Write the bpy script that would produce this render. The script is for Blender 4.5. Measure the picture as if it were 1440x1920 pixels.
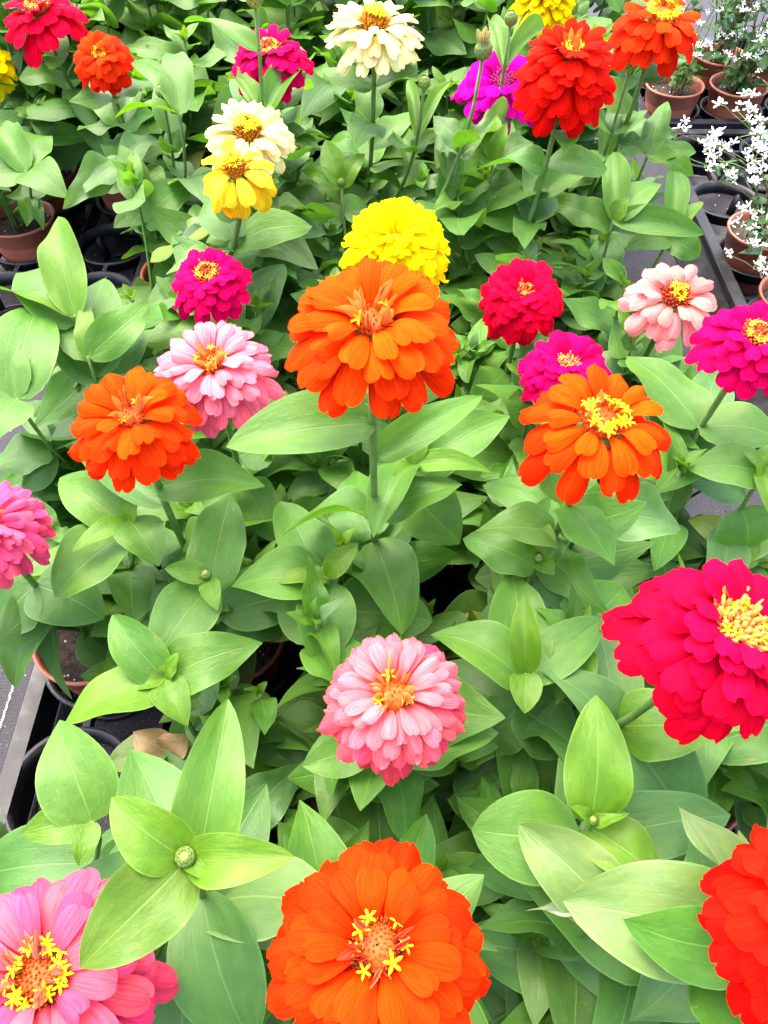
import bpy, math, random
from mathutils import Vector, Matrix, noise

# ------------------------------------------------------------------ camera, sky, sun, exposure
scene = bpy.context.scene
for o in list(bpy.data.objects):
    bpy.data.objects.remove(o)
CAM_H, PITCH, FOC = 0.69, math.radians(52.3), 1442.0      # camera height, tilt below the horizon, focal length (px of 1920)
cam_data = bpy.data.cameras.new("camera")
cam_data.sensor_fit = 'VERTICAL'
cam_data.sensor_height = 24.0
cam_data.lens = 24.0 * FOC / 1920.0
cam_data.clip_start = 0.01
cam_data.clip_end = 200.0
cam = bpy.data.objects.new("camera", cam_data)
scene.collection.objects.link(cam)
cam.location = (0, 0, CAM_H)
cam.rotation_euler = (math.pi / 2 - PITCH, 0, 0)
scene.camera = cam

SUN_EL, SUN_AZ = math.radians(66), math.radians(-35)       # azimuth from +Y towards +X
world = bpy.data.worlds.new("World")
scene.world = world
world.use_nodes = True
wn = world.node_tree
wn.nodes.clear()
sky = wn.nodes.new('ShaderNodeTexSky')
sky.sky_type = 'NISHITA'
sky.sun_disc = False
sky.sun_elevation = SUN_EL
sky.sun_rotation = SUN_AZ
sky.air_density = 1.0
sky.dust_density = 6.0
sky.ozone_density = 0.6
bg = wn.nodes.new('ShaderNodeBackground')
bg.inputs['Strength'].default_value = 0.15
wo = wn.nodes.new('ShaderNodeOutputWorld')
wn.links.new(sky.outputs[0], bg.inputs[0])
wn.links.new(bg.outputs[0], wo.inputs[0])

sun_data = bpy.data.lights.new("sun", 'SUN')
sun_data.energy = 0.5
sun_data.angle = math.radians(90)
sun_data.color = (1.0, 0.96, 0.9)
sun = bpy.data.objects.new("sun", sun_data)
scene.collection.objects.link(sun)
sd = Vector((math.sin(SUN_AZ) * math.cos(SUN_EL), math.cos(SUN_AZ) * math.cos(SUN_EL), math.sin(SUN_EL)))
sun.rotation_euler = (-sd).to_track_quat('-Z', 'Y').to_euler()
sun.location = sd * 5

scene.view_settings.view_transform = 'Standard'
scene.view_settings.look = 'None'
scene.view_settings.exposure = 2.78
scene.view_settings.gamma = 1.0
scene.view_settings.use_curve_mapping = False
scene.cycles.max_bounces = 5
scene.cycles.diffuse_bounces = 4
scene.cycles.glossy_bounces = 2
scene.cycles.transmission_bounces = 3
scene.cycles.caustics_reflective = False
scene.cycles.caustics_refractive = False
scene.cycles.use_light_tree = False
scene.cycles.adaptive_threshold = 0.03
scene.cycles.transparent_max_bounces = 4

# ------------------------------------------------------------------ geometry of the place from the picture
CAM = Vector((0, 0, CAM_H))
SP, CP = math.sin(PITCH), math.cos(PITCH)


def ray(px, py):
    a, b = (px - 720) / FOC, -(py - 960) / FOC
    return Vector((a, b * SP + CP, b * CP - SP))


def P(px, py, z):
    r = ray(px, py)
    return CAM + r * ((z - CAM_H) / r.z)


def PD(px, py, d):
    return CAM + ray(px, py) * d


def proj(p):
    q = p - CAM
    d = q.y * CP - q.z * SP
    if d < 0.02:
        return (-9999, -9999, d)
    u = q.y * SP + q.z * CP
    return (720 + FOC * q.x / d, 960 - FOC * u / d, d)


# ------------------------------------------------------------------ object helpers
COL = scene.collection


def link(name, data, parent=None, mat=None, color=None):
    o = bpy.data.objects.new(name, data)
    COL.objects.link(o)
    if parent is not None:
        o.parent = parent
    if mat is not None and data is not None and not data.materials:
        data.materials.append(mat)
    if color is not None:
        o.color = (color[0], color[1], color[2], 1)
    return o


def mesh(name, verts, faces, smooth=True, uvs=None, mat=None, mat_idx=None, mats=None):
    m = bpy.data.meshes.new(name)
    m.from_pydata(verts, [], faces)
    if smooth:
        m.polygons.foreach_set('use_smooth', [True] * len(m.polygons))
    if uvs is not None:
        l = m.uv_layers.new(name="UVMap")
        vi = [0] * len(m.loops)
        m.loops.foreach_get('vertex_index', vi)
        flat = []
        for i in vi:
            flat.extend(uvs[i])
        l.data.foreach_set('uv', flat)
    for mm in (mats or ([mat] if mat else [])):
        m.materials.append(mm)
    if mat_idx is not None:
        m.polygons.foreach_set('material_index', mat_idx)
    m.update()
    return m


class MB:
    """collects geometry of one mesh"""
    def __init__(self):
        self.v, self.f, self.mi = [], [], []

    def add(self, verts, faces, mi=0):
        n = len(self.v)
        self.v += [tuple(x) for x in verts]
        self.f += [tuple(i + n for i in fc) for fc in faces]
        self.mi += [mi] * len(faces)

    def box(self, x0, x1, y0, y1, z0, z1, mi=0):
        self.add([(x0, y0, z0), (x1, y0, z0), (x1, y1, z0), (x0, y1, z0), (x0, y0, z1), (x1, y0, z1), (x1, y1, z1), (x0, y1, z1)],
                 [(0, 3, 2, 1), (4, 5, 6, 7), (0, 1, 5, 4), (1, 2, 6, 5), (2, 3, 7, 6), (3, 0, 4, 7)], mi)

    def tube(self, pts, rads, n=6, mi=0, cap=True):
        rings = []
        up = Vector((0.13, 0.31, 0.94))
        for i, p in enumerate(pts):
            a = pts[max(0, i - 1)]
            b = pts[min(len(pts) - 1, i + 1)]
            t = (Vector(b) - Vector(a)).normalized()
            s = t.cross(up)
            if s.length < 0.05:
                s = t.cross(Vector((1, 0, 0)))
            s.normalize()
            w = s.cross(t)
            rings.append([Vector(p) + (s * math.cos(2 * math.pi * k / n) + w * math.sin(2 * math.pi * k / n)) * rads[i] for k in range(n)])
        vs = [v for r in rings for v in r]
        fs = []
        for i in range(len(pts) - 1):
            for k in range(n):
                k2 = (k + 1) % n
                fs.append((i * n + k, i * n + k2, (i + 1) * n + k2, (i + 1) * n + k))
        if cap:
            fs.append(tuple(range(n))[::-1])
            fs.append(tuple((len(pts) - 1) * n + k for k in range(n)))
        self.add(vs, fs, mi)

    def lathe(self, prof, n=32, mi=0, cx=0, cy=0, closed=False):
        vs = []
        for (r, z) in prof:
            for k in range(n):
                a = 2 * math.pi * k / n
                vs.append((cx + r * math.cos(a), cy + r * math.sin(a), z))
        fs = []
        m = len(prof)
        for i in range(m if closed else m - 1):
            j = (i + 1) % m
            for k in range(n):
                k2 = (k + 1) % n
                fs.append((i * n + k, i * n + k2, j * n + k2, j * n + k))
        self.add(vs, fs, mi)

    def build(self, name, mats, smooth=True):
        return mesh(name, self.v, self.f, smooth, mats=mats, mat_idx=self.mi)


def tag(o, label=None, cat=None, group=None, kind=None):
    if label:
        o['label'] = label
    if cat:
        o['category'] = cat
    if group:
        o['group'] = group
    if kind:
        o['kind'] = kind
    return o


# ------------------------------------------------------------------ materials
class NT:
    def __init__(self, name):
        self.m = bpy.data.materials.new(name)
        self.m.use_nodes = True
        self.t = self.m.node_tree
        self.t.nodes.clear()
        self.out = self.n('ShaderNodeOutputMaterial')

    def n(self, typ, **kw):
        nd = self.t.nodes.new(typ)
        for k, v in kw.items():
            setattr(nd, k, v)
        return nd

    def l(self, a, b):
        self.t.links.new(a, b)

    def val(self, sock, v):
        if hasattr(v, 'links') or isinstance(v, bpy.types.NodeSocket):
            self.l(v, sock)
        else:
            sock.default_value = v

    def math(self, op, a, b=0.0, c=None, clamp=False):
        nd = self.n('ShaderNodeMath', operation=op)
        nd.use_clamp = clamp
        self.val(nd.inputs[0], a)
        self.val(nd.inputs[1], b)
        if c is not None:
            self.val(nd.inputs[2], c)
        return nd.outputs[0]

    def maprange(self, v, a, b, c=0.0, d=1.0, smooth=True):
        nd = self.n('ShaderNodeMapRange')
        nd.interpolation_type = 'SMOOTHSTEP' if smooth else 'LINEAR'
        self.val(nd.inputs[0], v)
        for i, x in enumerate((a, b, c, d)):
            nd.inputs[1 + i].default_value = x
        return nd.outputs[0]

    def mix(self, fac, a, b, blend='MIX'):
        nd = self.n('ShaderNodeMix', data_type='RGBA', blend_type=blend)
        self.val(nd.inputs[0], fac)
        self.val(nd.inputs[6], a)
        self.val(nd.inputs[7], b)
        return nd.outputs[2]

    def noise(self, vec, scale, detail=3, rough=0.5, w=None):
        nd = self.n('ShaderNodeTexNoise')
        if w is not None:                      # shift the pattern from object to object
            cx = self.n('ShaderNodeCombineXYZ')
            self.l(w, cx.inputs[0])
            self.l(w, cx.inputs[1])
            ad = self.n('ShaderNodeVectorMath', operation='ADD')
            self.l(vec, ad.inputs[0])
            self.l(cx.outputs[0], ad.inputs[1])
            vec = ad.outputs[0]
            nd.noise_dimensions = '2D'
        if vec is not None:
            self.l(vec, nd.inputs['Vector'])
        nd.inputs['Scale'].default_value = scale
        nd.inputs['Detail'].default_value = detail
        nd.inputs['Roughness'].default_value = rough
        return nd.outputs['Fac']


def rgb(*c):
    return (c[0], c[1], c[2], 1.0)


def leaf_material(name, transl, rough, veins=0.6):
    k = NT(name)
    info = k.n('ShaderNodeObjectInfo')
    uv = k.n('ShaderNodeUVMap')
    sx = k.n('ShaderNodeSeparateXYZ')
    k.l(uv.outputs[0], sx.inputs[0])
    u, v = sx.outputs[0], sx.outputs[1]
    s = k.math('MULTIPLY', k.math('ABSOLUTE', k.math('SUBTRACT', u, 0.5)), 2.0)
    wr = k.math('MULTIPLY', info.outputs['Random'], 37.0)
    wob = k.math('MULTIPLY', k.math('SUBTRACT', k.noise(uv.outputs[0], 5, 2, 0.5, wr), 0.5), 0.10)
    sw = k.math('ADD', s, wob)
    mid = k.maprange(k.math('ABSOLUTE', k.math('ADD', k.math('SUBTRACT', u, 0.5), k.math('MULTIPLY', wob, 0.06))), 0.006, 0.020, 1.25, 0.0)
    lat = k.maprange(k.math('ABSOLUTE', k.math('SUBTRACT', sw, 0.40)), 0.0, 0.028, 0.30, 0.0)
    lat = k.math('MULTIPLY', lat, k.maprange(v, 0.45, 0.8, 1.0, 0.0))
    ph = k.math('SUBTRACT', k.math('MULTIPLY', v, 9.0), k.math('MULTIPLY', s, 2.2))
    ph = k.math('ADD', ph, k.math('MULTIPLY', wob, 6.0))
    sec = k.math('ABSOLUTE', k.math('SUBTRACT', k.math('FRACT', ph), 0.5))
    sec = k.maprange(sec, 0.0, 0.08, 0.10, 0.0)
    vein = k.math('MAXIMUM', k.math('MAXIMUM', mid, lat), sec)
    vein = k.math('MULTIPLY', vein, veins)
    mott = k.noise(uv.outputs[0], 4.5, 3, 0.6, wr)
    big = k.noise(uv.outputs[0], 1.6, 2, 0.5, wr)
    base = info.outputs['Color']
    dark = k.mix(1.0, base, rgb(0.80, 0.87, 0.82), 'MULTIPLY')
    c = k.mix(k.maprange(mott, 0.36, 0.66), dark, base)
    yel = k.mix(1.0, base, rgb(1.35, 1.14, 0.85), 'MULTIPLY')
    c = k.mix(k.maprange(big, 0.52, 0.78, 0.0, 0.55), c, yel)
    lite = k.mix(1.0, k.mix(1.0, base, rgb(1.35, 1.25, 1.5), 'MULTIPLY'), rgb(0.045, 0.06, 0.03), 'ADD')
    c = k.mix(k.math('MULTIPLY', vein, 0.75), c, lite)
    old = k.math('MULTIPLY', k.maprange(k.noise(uv.outputs[0], 7.0, 2, 0.6, wr), 0.70, 0.76), k.maprange(info.outputs['Random'], 0.55, 0.65, 0.0, 0.85))
    c = k.mix(old, c, k.mix(0.5, base, rgb(0.30, 0.17, 0.05)))
    # pale thin margin
    edge = k.maprange(s, 0.93, 0.995, 0.0, 0.55)
    c = k.mix(edge, c, lite)
    b = k.n('ShaderNodeBsdfPrincipled')
    k.l(c, b.inputs['Base Color'])
    b.inputs['Roughness'].default_value = rough
    b.inputs['Specular IOR Level'].default_value = 0.45
    t = k.n('ShaderNodeBsdfTranslucent')
    k.l(k.mix(1.0, c, rgb(1.2, 1.25, 0.5), 'MULTIPLY'), t.inputs['Color'])
    bump = k.n('ShaderNodeBump')
    bump.inputs['Strength'].default_value = 0.35
    bump.inputs['Distance'].default_value = 0.0012
    fine = k.noise(uv.outputs[0], 38, 2, 0.6, wr)
    hgt = k.math('SUBTRACT', k.math('ADD', k.math('MULTIPLY', mott, 1.5), k.math('MULTIPLY', fine, 0.22)), k.math('MULTIPLY', vein, 0.7))
    k.l(hgt, bump.inputs['Height'])
    k.l(bump.outputs[0], b.inputs['Normal'])
    k.l(bump.outputs[0], t.inputs['Normal'])
    mx = k.n('ShaderNodeMixShader')
    mx.inputs[0].default_value = transl
    k.l(b.outputs[0], mx.inputs[1])
    k.l(t.outputs[0], mx.inputs[2])
    k.l(mx.outputs[0], k.out.inputs[0])
    return k.m


def petal_material():
    k = NT("petal_material")
    info = k.n('ShaderNodeObjectInfo')
    uv = k.n('ShaderNodeUVMap')
    mp = k.n('ShaderNodeMapping')
    k.l(uv.outputs[0], mp.inputs[0])
    mp.inputs['Scale'].default_value = (14, 1.3, 1)
    wr = k.math('MULTIPLY', info.outputs['Random'], 53.0)
    st = k.noise(mp.outputs[0], 1.0, 3, 0.55, wr)
    pat = k.noise(uv.outputs[0], 2.2, 2, 0.5, wr)
    base = info.outputs['Color']
    c = k.mix(k.maprange(st, 0.35, 0.65), k.mix(1.0, base, rgb(0.74, 0.68, 0.74), 'MULTIPLY'), base)
    c = k.mix(k.maprange(pat, 0.5, 0.75, 0, 0.5), c, k.mix(1.0, base, rgb(1.06, 1.22, 1.15), 'MULTIPLY'))
    b = k.n('ShaderNodeBsdfPrincipled')
    k.l(c, b.inputs['Base Color'])
    b.inputs['Roughness'].default_value = 0.7
    b.inputs['Specular IOR Level'].default_value = 0.02
    bump = k.n('ShaderNodeBump')
    bump.inputs['Strength'].default_value = 0.5
    bump.inputs['Distance'].default_value = 0.0007
    k.l(st, bump.inputs['Height'])
    k.l(bump.outputs[0], b.inputs['Normal'])
    t = k.n('ShaderNodeBsdfTranslucent')
    k.l(c, t.inputs['Color'])
    mx = k.n('ShaderNodeMixShader')
    mx.inputs[0].default_value = 0.14
    k.l(b.outputs[0], mx.inputs[1])
    k.l(t.outputs[0], mx.inputs[2])
    k.l(mx.outputs[0], k.out.inputs[0])
    return k.m


def tint_material(name, rough=0.6, nscale=120, amp=0.35, spec=0.3):
    """plain tissue whose colour is the object colour, broken up by noise"""
    k = NT(name)
    info = k.n('ShaderNodeObjectInfo')
    tc = k.n('ShaderNodeTexCoord')
    nz = k.noise(tc.outputs['Object'], nscale, 3, 0.6)
    base = info.outputs['Color']
    c = k.mix(k.maprange(nz, 0.35, 0.65), k.mix(1.0, base, rgb(1 - amp, 1 - amp * 1.1, 1 - amp), 'MULTIPLY'), base)
    b = k.n('ShaderNodeBsdfPrincipled')
    k.l(c, b.inputs['Base Color'])
    b.inputs['Roughness'].default_value = rough
    b.inputs['Specular IOR Level'].default_value = spec
    k.l(b.outputs[0], k.out.inputs[0])
    return k.m


def solid_material(name, col, col2, rough, nscale, spec=0.4, bump=0.0, bdist=0.001, detail=4):
    k = NT(name)
    tc = k.n('ShaderNodeTexCoord')
    nz = k.noise(tc.outputs['Object'], nscale, detail, 0.6)
    n2 = k.noise(tc.outputs['Object'], nscale * 6.3, 3, 0.6)
    c = k.mix(k.maprange(nz, 0.35, 0.68), rgb(*col), rgb(*col2))
    b = k.n('ShaderNodeBsdfPrincipled')
    k.l(c, b.inputs['Base Color'])
    k.l(k.maprange(n2, 0.3, 0.7, rough - 0.1, rough + 0.12), b.inputs['Roughness'])
    b.inputs['Specular IOR Level'].default_value = spec
    if bump:
        bp = k.n('ShaderNodeBump')
        bp.inputs['Strength'].default_value = bump
        bp.inputs['Distance'].default_value = bdist
        k.l(n2, bp.inputs['Height'])
        k.l(bp.outputs[0], b.inputs['Normal'])
    k.l(b.outputs[0], k.out.inputs[0])
    return k.m


def tray_material():
    k = NT("black_plastic")
    tc = k.n('ShaderNodeTexCoord')
    nz = k.noise(tc.outputs['Object'], 30, 5, 0.65)
    n2 = k.noise(tc.outputs['Object'], 420, 3, 0.7)
    c = k.mix(k.maprange(nz, 0.45, 0.75), rgb(0.010, 0.010, 0.013), rgb(0.034, 0.033, 0.039))
    c = k.mix(k.maprange(n2, 0.62, 0.72, 0.0, 0.4), c, rgb(0.10, 0.095, 0.095))
    b = k.n('ShaderNodeBsdfPrincipled')
    k.l(c, b.inputs['Base Color'])
    k.l(k.maprange(nz, 0.3, 0.7, 0.40, 0.62), b.inputs['Roughness'])
    b.inputs['Specular IOR Level'].default_value = 0.38
    k.l(b.outputs[0], k.out.inputs[0])
    return k.m


def ground_material():
    k = NT("weed_mat_fabric")
    tc = k.n('ShaderNodeTexCoord')
    pos = tc.outputs['Object']
    sx = k.n('ShaderNodeSeparateXYZ')
    k.l(pos, sx.inputs[0])
    wx = k.math('ABSOLUTE', k.math('SUBTRACT', k.math('FRACT', k.math('MULTIPLY', sx.outputs[0], 420.0)), 0.5))
    wy = k.math('ABSOLUTE', k.math('SUBTRACT', k.math('FRACT', k.math('MULTIPLY', sx.outputs[1], 300.0)), 0.5))
    weave = k.math('ADD', k.math('MULTIPLY', wx, 1.2), k.math('MULTIPLY', wy, 0.8))
    big = k.noise(pos, 9, 4, 0.6)
    grit = k.noise(pos, 330, 4, 0.7)
    grit2 = k.noise(pos, 90, 5, 0.7)
    c = k.mix(k.maprange(weave, 0.25, 0.75), rgb(0.013, 0.012, 0.016), rgb(0.028, 0.027, 0.034))
    c = k.mix(k.maprange(big, 0.4, 0.7, 0, 0.6), c, rgb(0.034, 0.032, 0.039))
    c = k.mix(k.maprange(grit, 0.58, 0.68, 0, 0.8), c, rgb(0.12, 0.115, 0.13))
    c = k.mix(k.maprange(grit2, 0.60, 0.70, 0, 0.75), c, rgb(0.025, 0.018, 0.015))
    b = k.n('ShaderNodeBsdfPrincipled')
    k.l(c, b.inputs['Base Color'])
    b.inputs['Roughness'].default_value = 0.6
    b.inputs['Specular IOR Level'].default_value = 0.25
    bp = k.n('ShaderNodeBump')
    bp.inputs['Strength'].default_value = 0.5
    bp.inputs['Distance'].default_value = 0.001
    k.l(k.math('ADD', weave, k.math('MULTIPLY', grit, 2.0)), bp.inputs['Height'])
    k.l(bp.outputs[0], b.inputs['Normal'])
    k.l(b.outputs[0], k.out.inputs[0])
    return k.m


def soil_material():
    k = NT("potting_soil")
    tc = k.n('ShaderNodeTexCoord')
    pos = tc.outputs['Object']
    n1 = k.noise(pos, 160, 5, 0.7)
    n2 = k.noise(pos, 60, 4, 0.6)
    c = k.mix(k.maprange(n1, 0.35, 0.65), rgb(0.012, 0.007, 0.005), rgb(0.07, 0.042, 0.030))
    c = k.mix(k.maprange(n2, 0.6, 0.72, 0, 0.7), c, rgb(0.13, 0.08, 0.055))
    b = k.n('ShaderNodeBsdfPrincipled')
    k.l(c, b.inputs['Base Color'])
    b.inputs['Roughness'].default_value = 0.9
    bp = k.n('ShaderNodeBump')
    bp.inputs['Strength'].default_value = 1.0
    bp.inputs['Distance'].default_value = 0.004
    k.l(n1, bp.inputs['Height'])
    k.l(bp.outputs[0], b.inputs['Normal'])
    k.l(b.outputs[0], k.out.inputs[0])
    return k.m


M_LEAF = leaf_material("zinnia_leaf", 0.42, 0.52)
M_PETAL = petal_material()
M_STEM = tint_material("zinnia_stem", 0.55, 90, 0.25)
M_TISSUE = tint_material("flower_tissue", 0.6, 500, 0.4, 0.2)
M_POT = solid_material("terracotta_plastic", (0.34, 0.098, 0.055), (0.42, 0.135, 0.080), 0.45, 25, 0.4)
M_SOIL = soil_material()
M_TRAY = tray_material()
M_GROUND = ground_material()
M_THREAD = solid_material("white_thread", (0.30, 0.30, 0.31), (0.55, 0.55, 0.55), 0.7, 80)
M_PERLITE = solid_material("perlite", (0.60, 0.57, 0.52), (0.75, 0.74, 0.7), 0.8, 200)
M_CHIP = solid_material("soil_crumb", (0.03, 0.017, 0.011), (0.10, 0.06, 0.04), 0.9, 200)

# ------------------------------------------------------------------ ground, thread, trays
g = 40.0
ground = link("ground", mesh("ground", [(-g, -g, 0), (g, -g, 0), (g, g, 0), (-g, g, 0)], [(0, 1, 2, 3)], False, mat=M_GROUND))
tag(ground, kind='structure')


def thread(p0, p1, n, w=0.0014):
    mb = MB()
    d = (p1 - p0) / n
    side = Vector((-d.y, d.x, 0)).normalized() * w
    for i in range(n):
        a = p0 + d * (i + 0.12) + side * 0.25 * math.sin(i * 1.7)
        b = p0 + d * (i + 0.88) + side * 0.25 * math.sin(i * 1.7)
        z0 = Vector((0, 0, 0.0005))
        z1 = Vector((0, 0, 0.0022))
        mb.add([a - side + z0, b - side * 0.5 + z0, b + side + z0, a + side * 0.5 + z0,
                (a + b) / 2 - side * 0.6 + z1, (a + b) / 2 + side * 0.6 + z1],
               [(0, 1, 4), (1, 2, 5, 4), (2, 3, 5), (3, 0, 4, 5)])
    link("marker_thread", mb.build("marker_thread", [M_THREAD]), ground)


thread(P(60, 1180, 0), P(-30, 1460, 0), 62)
thread(P(1090, 545, 0), P(1260, 545, 0), 30)
thread(P(1372, 812, 0), P(1412, 826, 0), 8)
thread(P(1412, 800, 0), P(1400, 850, 0), 9)

rng = random.Random(5)
# loose debris on the fabric
deb = MB()
for i in range(1500):
    x, y = rng.uniform(-0.62, 0.62), rng.uniform(0.0, 1.7)
    s_ = rng.uniform(0.0006, 0.0022)
    a_ = rng.uniform(0, 6.28)
    c_, n_ = math.cos(a_) * s_, math.sin(a_) * s_
    deb.add([(x + c_, y + n_, 0.0004), (x - n_, y + c_, 0.0004), (x - c_, y - n_, 0.0004), (x + n_, y - c_, 0.0004), (x, y, s_ * 1.1)],
            [(0, 1, 4), (1, 2, 4), (2, 3, 4), (3, 0, 4)], 0 if rng.random() < 0.7 else 1)
deb_o = link("soil_debris", deb.build("soil_debris", [M_CHIP, M_PERLITE], False), ground)
tag(deb_o, kind='stuff')

DECK = 0.050
CELL_R = 0.0515


def cell_mesh(r, kind):
    mb = MB()
    # collar
    mb.lathe([(r - 0.0018, DECK), (r + 0.0022, DECK), (r + 0.0022, DECK - 0.0025), (r + 0.0002, DECK - 0.003), (r - 0.003, DECK - 0.017), (r - 0.0048, DECK - 0.017)], 40, closed=True)
    # inclined ribs down to the seat ring
    for q in range(4):
        a = math.pi / 4 + q * math.pi / 2
        ca, sa = math.cos(a), math.sin(a)
        w = 0.006
        tn = Vector((-sa, ca, 0)) * w
        top = Vector((ca, sa, 0)) * (r - 0.004) + Vector((0, 0, DECK - 0.012))
        bot = Vector((ca, sa, 0)) * (r - 0.013) + Vector((0, 0, 0.0035))
        th = Vector((ca, sa, 0)) * 0.0016
        mb.add([top - tn, top + tn, bot + tn, bot - tn, top - tn + th, top + tn + th, bot + tn + th, bot - tn + th],
               [(0, 1, 2, 3), (7, 6, 5, 4), (0, 4, 5, 1), (1, 5, 6, 2), (2, 6, 7, 3), (3, 7, 4, 0)])
    # seat
    if kind == 'open':
        mb.lathe([(r - 0.012, 0.0045), (r - 0.007, 0.0045), (r - 0.007, 0.0025), (r - 0.012, 0.0025)], 32, closed=True)
    else:
        mb.lathe([(0.0005, 0.005), (0.012, 0.005), (0.013, 0.0065), (r - 0.016, 0.0065), (r - 0.007, 0.0045), (r - 0.007, 0.0025)], 32)
    return mb.build("tray_cell", [M_TRAY])


CELLS = {}


def cell_mesh_cached(r, kind):
    if (r, kind) not in CELLS:
        CELLS[(r, kind)] = cell_mesh(r, kind)
    return CELLS[(r, kind)]


def tray(xs, ys, px, py, label, kind='open', flare=0.0):
    r = CELL_R
    x0, x1, y0, y1 = xs[0] - px / 2, xs[-1] + px / 2, ys[0] - py / 2, ys[-1] + py / 2
    root = link("plant_tray", None)
    cx, cy = (x0 + x1) / 2, (y0 + y1) / 2
    root.location = (cx, cy, 0.001)
    tag(root, label, "tray", "black carrying trays")
    # lip and outer wall
    mb = MB()
    L = 0.016
    fl = 0.006
    loops = []
    for (ins, z) in ((L, DECK - 0.0035), (L, DECK), (0.0015, DECK + 0.001), (0.0, DECK - 0.0005), (0.0, DECK - 0.010), (fl, DECK - 0.010), (fl + 0.004 - flare, 0.001), (fl + 0.006 - flare, 0.001), (fl + 0.003, DECK - 0.012)):
        loops.append([(x0 + ins - cx, y0 + ins - cy, z), (x1 - ins - cx, y0 + ins - cy, z), (x1 - ins - cx, y1 - ins - cy, z), (x0 + ins - cx, y1 - ins - cy, z)])
    vs = [v for lp in loops for v in lp]
    fs = []
    for i in range(len(loops)):
        j = (i + 1) % len(loops)
        for q in range(4):
            q2 = (q + 1) % 4
            fs.append((i * 4 + q, i * 4 + q2, j * 4 + q2, j * 4 + q))
    mb.add(vs, fs)
    fr = link("frame", mb.build("tray_frame", [M_TRAY], False), root)
    # cells and the ribs between them
    rib_cache = {}
    for i, x in enumerate(xs):
        for j, y in enumerate(ys):
            c = link("cell", cell_mesh_cached(r, kind), root)
            c.location = (x - cx, y - cy, 0)
            for (ax, n_, p_, at_end, lo) in (('x', len(xs), px, i == len(xs) - 1, i == 0), ('y', len(ys), py, j == len(ys) - 1, j == 0)):
                spans = [(r + 0.001, (p_ / 2 - L + 0.0005) if at_end else (p_ - r - 0.001))]
                if lo:
                    spans.append((-(p_ / 2 - L + 0.0005), -r - 0.001))
                for (a, b) in spans:
                    if b - a < 0.003:
                        b = a + 0.003 if b > 0 else b
                        a = a if b > 0 else b - 0.003
                    key = (ax, round(a, 5), round(b, 5))
                    if key not in rib_cache:
                        m2 = MB()
                        if ax == 'x':
                            m2.box(a, b, -0.003, 0.003, DECK - 0.012, DECK - 0.0012)
                        else:
                            m2.box(-0.003, 0.003, a, b, DECK - 0.012, DECK - 0.0012)
                        rib_cache[key] = m2.build("tray_rib", [M_TRAY], False)
                    rb = link("rib", rib_cache[key], root)
                    rb.location = (x - cx, y - cy, 0)
    # long straight webs between the rows, full depth
    for i in range(len(xs) - 1):
        m2 = MB()
        m2.box(-0.0012, 0.0012, -(y1 - y0) / 2 + L, (y1 - y0) / 2 - L, 0.012, DECK - 0.013)
        w_ = link("web", m2.build("tray_web", [M_TRAY], False), root)
        w_.location = (xs[i] + px / 2 - cx, 0, 0)
    return root


PX = 0.123
X2 = [-0.258 + PX * i for i in range(5)]
Y2 = [0.083 + PX * j for j in range(6)]
X1 = [-0.635, -0.512, -0.389]
Y1 = [0.862 + PX * j for j in range(4)]
X5 = [-0.266 + PX * i for i in range(5)]
X4, Y4 = [0.524, 0.642], [0.665, 0.81, 0.955, 1.10, 1.247]
X3, Y3 = [0.505, 0.615, 0.73], [1.40, 1.52, 1.64]
T2, T1, T5, T4, T3 = (X2, [Y2[0] - PX] + Y2), (X1, Y1), (X5, Y1), (X4, Y4), (X3, Y3)
tray(T2[0], T2[1], PX, PX, "black plastic tray under the nearest zinnias, its left rim and an empty round cell showing")
tray(X1, Y1, PX, PX, "black plastic tray at upper left with terracotta pots and dark empty cells")
tray(X5, Y1, PX, PX, "black plastic tray hidden under the leafy zinnias at the back centre")
tray(X4, Y4, 0.116, 0.145, "black tray at right with empty round cells and one white-flowered plant in front", 'plate', 0.034)
tray(X3, Y3, 0.112, 0.12, "black tray at top right corner holding the dense white-flowered plants", 'plate')

# ------------------------------------------------------------------ pots
def pot_mesh():
    mb = MB()
    prof = [(0.0, 0.0), (0.034, 0.0), (0.0355, 0.002), (0.0432, 0.056), (0.0436, 0.0585), (0.0452, 0.060), (0.0466, 0.0775),
            (0.0492, 0.0790), (0.0500, 0.0808), (0.0496, 0.0828), (0.0480, 0.0832), (0.0462, 0.0815), (0.0450, 0.0770), (0.0436, 0.062), (0.0415, 0.050)]
    mb.lathe(prof, 36)
    return mb.build("plant_pot", [M_POT])


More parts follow.
